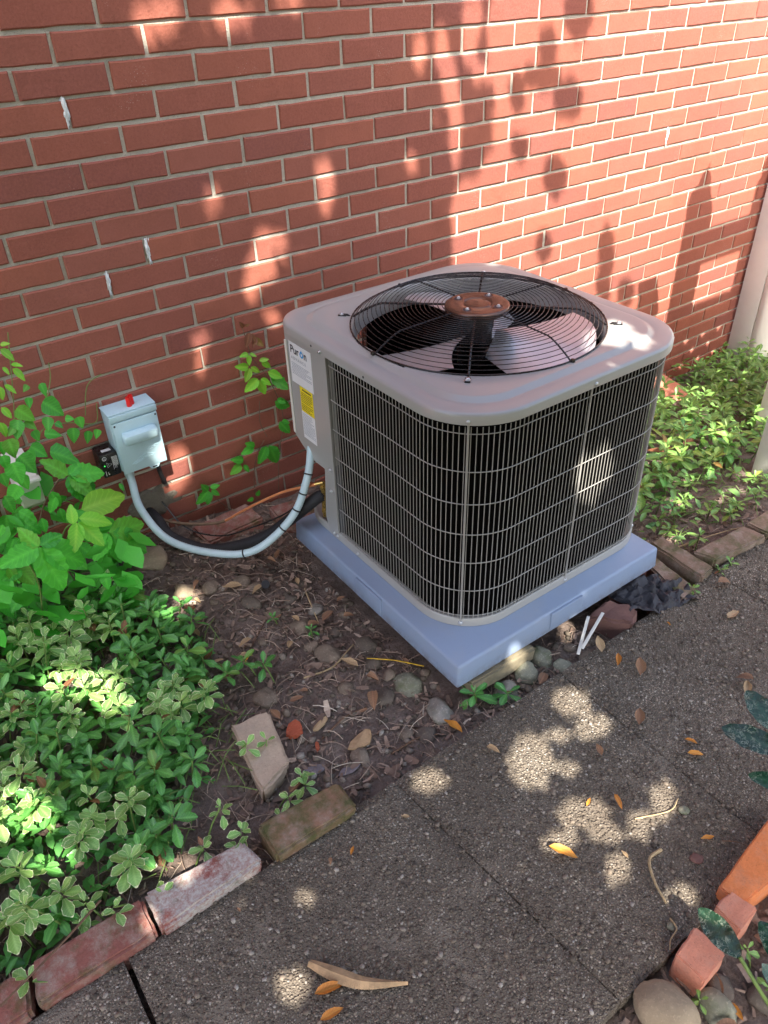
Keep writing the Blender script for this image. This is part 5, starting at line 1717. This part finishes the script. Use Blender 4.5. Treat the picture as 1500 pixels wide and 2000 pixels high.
for k in range(58):
    y = random.uniform(-.40, -.08)
    x = random.uniform(-.86, -.50 + .28 * max(0, -.05 - y))
    z = random.uniform(.16, .44) if y < -.15 else random.uniform(.2, .62)
    if -.52 < x and z > .34 and y < -.15:
        continue
    L = random.uniform(.05, .085)
    an = random.uniform(-.9, .9)
    o = bpy.data.objects.new('leaf', random.choice(LV['heart' if k % 3 else 'vine']))
    COL.objects.link(o); o.parent = v2
    set_leaf(o, (x, y, z), (x + math.sin(an) * L, y - .3 * L, z - math.cos(an) * L * .8), VN + Vector((random.uniform(-.35, .35), random.uniform(-.3, .3), random.uniform(-.3, .3))), b2, random.uniform(-.3, .3))
b3 = Vector((.20, -.02, -.06))
v3 = vine('wall_creeper', b3, 'slender creeper climbing the brick wall beside the air conditioner, reddish at its tip', 'vine', WALL_CREEPER, lambda i: 'red' if i < 4 or i > 34 else ('bright' if i < 16 else 'vine'), nrm=Vector((-.1, -.85, .4)), jit=.2)
for P in ([(.28, -.015, -.08), (.30, -.02, .1), (.335, -.02, .25), (.30, -.02, .40), (.255, -.02, .48), (.235, -.015, .60)], [(.26, -.015, .33), (.25, -.02, .26), (.265, -.025, .20)], [(.20, -.012, -.06), (.20, -.015, .05), (.22, -.02, .14), (.255, -.02, .19)], [(.10, -.01, -.03), (.06, -.015, .03), (.035, -.02, .08)]):
    MB().tube(catmull(P, 6), .0013, 5).build('stem', MAT['stembrown'], v3, True, 80, -b3)

# vine undergrowth behind the big leaves
P_ = []
V, F, E = [], [], []
for k in range(420):
    y = random.uniform(-.40, -.03)
    x = random.uniform(-1.0, -.30 - .25 * max(0, -.12 - y) + .04)
    z = random.uniform(.0, .40) * (1 if x < -.4 else .75)
    if x > -.42 and y < -.2 and z > .28: continue
    if -.56 < x < -.42 and y < -.10 and z > .24: continue
    a, el = random.uniform(0, 6.28), random.uniform(-.9, .3)
    L = random.uniform(.045, .085); W = L * random.uniform(.5, .7)
    d = Vector((math.cos(a) * math.cos(el), -abs(math.sin(a)) * math.cos(el), math.sin(el)))
    s2 = Vector((-math.sin(a), math.cos(a), random.uniform(-.4, .4))) * W * .5
    p = Vector((x, y, z)); n0 = len(V)
    V += [p, p + d * L * .35 + s2, p + d * L * .7 + s2 * .75, p + d * L, p + d * L * .7 - s2 * .75, p + d * L * .35 - s2, p + d * L * .5 + Vector((0, 0, -.006))]
    F += [(n0, n0 + 6, n0 + 1), (n0 + 6, n0 + 2, n0 + 1), (n0 + 6, n0 + 3, n0 + 2), (n0 + 6, n0 + 4, n0 + 3), (n0 + 6, n0 + 5, n0 + 4), (n0, n0 + 5, n0 + 6)]
    E += [0, 1, 1, 1, 1, 1, 0]
me = mesh('vine_undergrowth', V, F, True, attrs={'edge': E, 'mid': [0.0] * len(V)}); me.materials.append(MAT['vine'])
tag(link('vine_undergrowth', me), 'tangle of vine leaves behind the big creeper leaves', 'vine', kind='stuff')

# mottled paddle-leaved plant at the right edge
paddle = [leaf_mesh('leaf', MAT['mottle'], w, ellp, 10, .10, c_, 0, .8, .02) for w, c_ in ((.46, .08), (.5, .16), (.42, .02))]


def mottled(base, leaves, label):
    root = empty('mottled_plant', base, label, 'plant')
    for i, (b, t, stalk) in enumerate(leaves):
        MB().tube(catmull([Vector(base) + Vector((0, 0, 0)), Vector(stalk), Vector(b)], 6), .0035, 7).build('stalk', MAT['stem'], root, True, 80, -Vector(base))
        o = bpy.data.objects.new('leaf', paddle[i % 3])
        COL.objects.link(o); o.parent = root
        set_leaf(o, b, t, (-.35, -.2, 1), base, random.uniform(-.2, .2))
    return root


mottled((.155, -1.99, -.04), [((.114, -1.893, .10), (.133, -1.800, .095), (.118, -1.95, .05)), ((.165, -1.975, .10), (.175, -1.885, .13), (.16, -1.99, .03)), ((.13, -1.985, .08), (.115, -1.925, .13), (.135, -1.995, .03))], 'dark mottled paddle leaved plant at the lower right corner over the bricks')
mottled((.48, -1.92, -.04), [((.455, -1.735, .20), (.420, -1.625, .200), (.47, -1.86, .12)), ((.485, -1.70, .205), (.520, -1.61, .23), (.49, -1.83, .12)), ((.405, -1.785, .19), (.362, -1.722, .195), (.44, -1.86, .10)), ((.44, -1.82, .17), (.385, -1.80, .17), (.46, -1.88, .1))], 'dark glossy paddle leaves reaching over the path at the right edge')

# ------------------------------------------------------------------ fallen leaves
dlm = {}
for k_, pf, w in (('dl_orange', lanc, .34), ('dl_brown', ovat, .5), ('dl_tan', ovat, .42)):
    dlm[k_] = [leaf_mesh('fallen_leaf', MAT[k_], w * random.uniform(.85, 1.15), pf, 6, random.uniform(.2, .7), random.uniform(-.35, .35), 0, .6, .03) for _ in range(3)]


def fallen(x, y, L, kind, rz, label, group=None, lift=.004):
    o = bpy.data.objects.new('fallen_leaf', random.choice(dlm[kind]))
    COL.objects.link(o)
    zz = (gh(x, y) + .010 if (y > -1.2 or y < -1.81) else 0) + lift
    o.location = (x, y, zz)
    o.rotation_euler = (random.uniform(-.08, .10), random.uniform(-.15, .15), rz)
    lo = min((o.rotation_euler.to_matrix() @ v.co).z for v in o.data.vertices) * L
    o.location.z = zz - lo * .85
    o.scale = (L, L, L)
    return tag(o, label, 'leaf', group)


for x, y, L, k_, rz, lab in [(.045, -1.532, .062, 'dl_orange', -2.5, 'bright orange narrow leaf lying on the path below the sun patches'), (.545, -1.29, .045, 'dl_orange', -.9, 'orange leaf on the path near the white strips'), (.565, -1.345, .05, 'dl_brown', -.8, 'thin brown leaf just below the orange leaf near the white strips'),
                             (.44, -1.442, .045, 'dl_brown', -.9, 'narrow brown leaf on the path right of the upper sun patch'), (.247, -1.53, .035, 'dl_orange', 2.8, 'small orange leaf on the path between two sun patches'), (.487, -1.531, .03, 'dl_orange', -2.6, 'small orange leaf at the right of the path, upper of two'),
                             (.456, -1.56, .04, 'dl_orange', -2.2, 'small orange leaf at the right of the path, lower of two'), (.335, -1.715, .032, 'dl_orange', 1.2, 'yellow orange curled leaf on the path by the orange brick'), (-.475, -1.475, .055, 'dl_orange', -1.9, 'orange leaf on the path just under the bark piece'),
                             (-.49, -1.518, .045, 'dl_orange', -1.7, 'orange leaf cut by the bottom edge of the picture'), (.117, -1.271, .035, 'dl_tan', -2.8, 'small tan leaf on the path close to the edging stones'), (.182, -1.512, .022, 'dl_orange', -1.2, 'tiny orange leaf above the middle sun patch'),
                             (-.279, -1.3, .020, 'dl_orange', -.9, 'tiny orange scrap on the path near the mossy brick'), (.713, -1.539, .05, 'dl_tan', -1.1, 'tan leaf on the path near the right edge of the picture'), (.763, -1.527, .04, 'dl_brown', .5, 'brown leaf beside the tan one near the right edge'),
                             (.306, -1.446, .028, 'dl_brown', -.4, 'brown scrap of leaf above the middle of the path'), (.911, -1.357, .05, 'dl_tan', -1.6, 'pale tan leaf on the far part of the path'), (1.004, -1.26, .045, 'dl_brown', -2.0, 'brown leaf at the path edge by the brown bricks'), (.16, -1.64, .018, 'dl_tan', 0, 'tiny pale scrap in the middle of the path'),
                             (-.066, -.421, .055, 'dl_tan', 1.3, 'curled yellow tan leaf among stones near the conduit'), (.032, -.875, .05, 'dl_tan', .6, 'folded tan leaf by the dark stone near the pad'), (-.164, -.665, .04, 'dl_orange', 2.2, 'orange brown leaf at the margin of the left plants'), (-.591, -1.095, .075, 'dl_brown', .2, 'brown curled leaf behind the white stained edging brick'),
                             (.009, -.97, .05, 'dl_brown', 2.6, 'dark purple brown leaf between stones near the path'), (.11, -1.195, .06, 'dl_orange', .1, 'orange brown leaf pile at the path edge below the weeds'), (.404, -1.18, .05, 'dl_brown', 2, 'red brown leaf among the greenish stones by the path'), (.55, -1.235, .05, 'dl_tan', -.6, 'tan leaf at the path edge right of the white strips')]:
    fallen(x, y, L, k_, rz, lab)
for i in range(26):
    x, y = random.uniform(-.3, .15), random.uniform(-1.15, -.3)
    fallen(x, y, random.uniform(.02, .045), random.choice(['dl_brown', 'dl_brown', 'dl_tan']), random.uniform(0, 6.28), 'small brown dead leaf lying on the dirt left of the pad', 'small dead leaves on the dirt')
for i in range(16):
    fallen(random.uniform(-.9, 1.0), random.uniform(-1.76, -1.24), random.uniform(.008, .018), random.choice(['dl_orange', 'dl_brown', 'dl_tan']), random.uniform(0, 6.28), 'tiny dry leaf scrap scattered on the path', 'tiny leaf scraps on the path', .002)
for i in range(14):
    fallen(random.uniform(.0, .5), random.uniform(-2.05, -1.87), random.uniform(.03, .06), random.choice(['dl_orange', 'dl_brown']), random.uniform(0, 6.28), 'brown dead leaf beyond the bricks at lower right', 'dead leaves beyond the bricks at lower right')
# small weeds at lower right
for (x, y) in [(.06, -1.86), (.20, -1.90), (.16, -1.93), (.29, -1.90)]:
    rosette(x, y, -.05, .04, 5, .022, 'olive', 'small light green weed by the bricks at lower right', 'small weeds by the bricks at lower right', 'weed', .5)

# ------------------------------------------------------------------ white fence and gate at the right
fl = Vector((3.1, -.5, -.4))
fence = empty('white_fence', fl, 'white vinyl board fence meeting the brick wall at the right', 'fence')
y = -.012
for k in range(9):
    w = .155 if k else .115
    MB().box(3.0, 3.028, y - w + .003, y, -.42, 1.45, .003).build('board', MAT['white'], fence, True, 40, -fl)
    y -= w
MB().box(3.028, 3.07, y, -.012, 1.15, 1.25, .003).build('rail', MAT['white'], fence, True, 40, -fl)
MB().box(3.028, 3.07, y, -.012, .05, .15, .003).build('rail', MAT['white'], fence, True, 40, -fl)

pl = Vector((2.12, -.79, -.3))
gate = empty('white_gate', pl, 'white vinyl lattice gate that throws the rail shadow on the wall', 'gate')
for x0 in (2.115, 2.62):
    pw = .15 if x0 < 2.3 else .10
    o = MB().box(x0, x0 + pw, -.80, -.70, -.36, 1.50, .004).build('post', MAT['white'], gate, True, 40, -pl)
    MB().lathe([(pw * .62, 1.50), (pw * .62, 1.53), (pw * .4, 1.545), (.022, 1.57), (.04, 1.60), (.045, 1.63), (.035, 1.665), (.012, 1.70), (.0001, 1.74)], c=(x0 + pw / 2, -.75, 0), n=20).build('finial', MAT['white'], o, True, 40, -pl)
pq = Vector((1.80, -.88, -.1))
ps = empty('white_post', pq, 'white vinyl post at the right edge of the picture standing in the green bed', 'post')
MB().box(1.785, 1.895, -1.005, -.895, -.16, 1.45, .004).build('shaft', MAT['white'], ps, True, 40, -pq)
MB().box(1.775, 1.905, -1.015, -.885, 1.4505, 1.48, .004).build('cap', MAT['white'], ps, True, 40, -pq)
MB().box(2.2655, 2.6195, -.775, -.735, 1.31, 1.43, .003).build('top_rail', MAT['white'], gate, True, 40, -pl)
MB().box(2.2655, 2.6195, -.775, -.735, .93, 1.06, .003).build('middle_rail', MAT['white'], gate, True, 40, -pl)
MB().box(2.2655, 2.6195, -.775, -.735, -.22, -.10, .003).build('bottom_rail', MAT['white'], gate, True, 40, -pl)
for s_ in (-1, 1):
    for k in range(14):
        c_ = -.7 + k * .135
        # slat along the diagonal, clipped to the opening
        a, b = (2.2655, c_), (2.6195, c_ + .354 * 1.0) if s_ > 0 else (2.6195, c_ + .354)
        P0, P1 = ((2.2655, c_), (2.6195, c_ + .354)) if s_ > 0 else ((2.2655, c_ + .354), (2.6195, c_))
        t0, t1 = 0.0, 1.0
        dz = P1[1] - P0[1]
        lo, hi = (-.10 - P0[1]) / dz, (.93 - P0[1]) / dz
        lo, hi = min(lo, hi), max(lo, hi)
        t0, t1 = max(t0, lo), min(t1, hi)
        if t1 - t0 < .08:
            continue
        A = Vector((lerp(P0[0], P1[0], t0), -.755 + .006 * s_, lerp(P0[1], P1[1], t0)))
        B = Vector((lerp(P0[0], P1[0], t1), -.755 + .006 * s_, lerp(P0[1], P1[1], t1)))
        d = (B - A); n_ = Vector((-d.z, 0, d.x)).normalized() * .030
        yy = Vector((0, .005, 0))
        V = [A + n_ - yy, A - n_ - yy, B - n_ - yy, B + n_ - yy, A + n_ + yy, A - n_ + yy, B - n_ + yy, B + n_ + yy]
        MB().add(V, [(0, 1, 2, 3), (7, 6, 5, 4), (0, 4, 5, 1), (1, 5, 6, 2), (2, 6, 7, 3), (3, 7, 4, 0)]).build('lattice_slat', MAT['white'], gate, loc=-pl)

# ------------------------------------------------------------------ the tree whose crown shades the place
tl = Vector((-4.4, -6.0, -.05))
tree = empty('shade_tree', tl, 'leafy tree behind the viewer that dapples wall and path with shade', 'tree')
tr = [Vector((0, 0, -.1)), Vector((.05, .05, 1.2)), Vector((.2, .2, 2.5)), Vector((.45, .5, 3.6)), Vector((.8, 1.0, 4.8)), Vector((1.3, 1.6, 5.8))]
MB().tube(catmull(tr, 5), [.19 - .0055 * i for i in range(26)], 12).build('trunk', MAT['bark'], tree, True, 80)
for P in ([(.3, .35, 3.0), (1.2, 1.5, 3.4), (2.4, 2.3, 3.6), (3.6, 2.6, 3.7)], [(.5, .6, 3.8), (1.6, 2.2, 4.4), (2.6, 3.2, 5.0)], [(.8, 1.0, 4.8), (2.2, 2.0, 5.6), (4.0, 2.7, 6.2)], [(.25, .3, 2.7), (1.2, .9, 2.9), (2.6, 1.4, 3.1)], [(.6, .8, 4.2), (.9, 1.8, 5.0), (1.2, 2.8, 5.6)]):
    Q = catmull(P, 5)
    MB().tube(Q, [lerp(.06, .010, i / (len(Q) - 1)) for i in range(len(Q))], 8).build('limb', MAT['bark'], tree, True, 80)
# foliage: kept out of the gaps in the crown; coordinates are where a sun ray meets the wall plane (x, z)
OPEN = [(1.213, 3.5), (1.219, 1.227), (1.243, 1.082), (1.247, .944), (1.171, .866), (1.096, .867), (1.065, .794), (1.077, .62), (1.057, .515), (1.077, .234), (1.25, .12), (1.5, -.05), (2.0, -.3), (2.2, -.78), (2.7, -.9), (7, -.9), (7, 3.5)]


def seg_dist(P, a, b):
    a, b = np.array(a), np.array(b)
    d = b - a
    t = np.clip(((P - a) @ d) / (d @ d), 0, 1)
    return np.linalg.norm(P - (a + t[:, None] * d), axis=1)


def inpoly(P, poly):
    r_ = np.zeros(len(P), bool)
    for i in range(len(poly)):
        (x0, y0), (x1, y1) = poly[i - 1], poly[i]
        c1 = (y0 > P[:, 1]) != (y1 > P[:, 1])
        xx = (x1 - x0) * (P[:, 1] - y0) / ((y1 - y0) if y1 != y0 else 1e-9) + x0
        r_ ^= c1 & (P[:, 0] < xx)
    return r_


def clearance(P):
    d = np.full(len(P), 9.0)
    for g in GAPS:
        A = np.array([[g[2], g[4]], [g[3], g[5]]]) * .93
        q = (P - np.array(g[:2])) @ np.linalg.inv(A).T
        rho = np.linalg.norm(q, axis=1)
        sv = np.linalg.svd(A)[1]
        d = np.minimum(d, (rho - 1) * sv[1] + np.minimum(0, 0))
    ins = inpoly(P, OPEN)
    e = np.full(len(P), 9.0)
    for a, b in zip(OPEN, OPEN[1:] + OPEN[:1]):
        e = np.minimum(e, seg_dist(P, a, b))
    d = np.minimum(d, np.where(ins, -e, e))
    return d


def crown_leaves(P, size, tj=.5):
    m_ = len(P)
    t = 3.7 - .55 * P[:, 1] + rng.uniform(-tj, tj, m_)
    S = np.array(SUN_V)
    C = np.stack([P[:, 0], np.zeros(m_), P[:, 1]], 1) - S[None] * t[:, None]
    e1 = np.cross(S, [0, 0, 1]); e1 /= np.linalg.norm(e1); e2 = np.cross(S, e1)
    a = rng.uniform(0, 6.28, m_)
    u = e1[None] * np.cos(a)[:, None] + e2[None] * np.sin(a)[:, None]
    w = -e1[None] * np.sin(a)[:, None] + e2[None] * np.cos(a)[:, None]
    tl1 = rng.uniform(-.6, .6, (m_, 1)); tl2 = rng.uniform(-.6, .6, (m_, 1))
    u = u + S[None] * tl1; w = w + S[None] * tl2
    L = size * rng.uniform(.8, 1.2, (m_, 1)); W = L * .55
    Vs = np.stack([C - u * L * .5, C + w * W * .5, C + u * L * .5, C - w * W * .5], 1)
    return Vs.reshape(-1, 3)


Q = np.stack([rng.uniform(-1.6, 2.5, 30000), rng.uniform(-2.9, 1.75, 30000)], 1)
cl_ = clearance(Q)
big = Q[cl_ > .115][:15000]
Q2 = np.stack([rng.uniform(-1.2, 2.6, 200000), rng.uniform(-2.7, 1.7, 200000)], 1)
c2 = clearance(Q2)
small = Q2[(c2 > .012) & (c2 < .15)][:46000]
cl3 = []
for g in CLUMPS:
    k = int(70 + 9000 * abs(g[2] * g[5]))
    a = rng.uniform(0, 6.28, k); r_ = np.sqrt(rng.uniform(0, 1, k)) * .95
    cl3.append(np.stack([g[0] + g[2] * r_ * np.cos(a) + g[4] * r_ * np.sin(a), g[1] + g[3] * r_ * np.cos(a) + g[5] * r_ * np.sin(a)], 1))
extra = np.concatenate(cl3)
# broken light over the right bed
br = np.stack([rng.uniform(2.1, 3.4, 500), rng.uniform(-.9, -.35, 500)], 1)
br = br[np.array([noise.noise((a * 6, b * 6, 4)) > .08 for a, b in br])]
VV = np.concatenate([crown_leaves(big, .19), crown_leaves(small, .036, .35), crown_leaves(extra, .045, .3), crown_leaves(br, .07)])
FF = np.arange(len(VV)).reshape(-1, 4)
me = mesh('crown', VV - np.array(tl), FF, attrs={'edge': np.zeros(len(VV)), 'mid': np.zeros(len(VV))})
me.materials.append(MAT['crown'])
o = link('crown', me, tree)
o['kind'] = 'stuff'
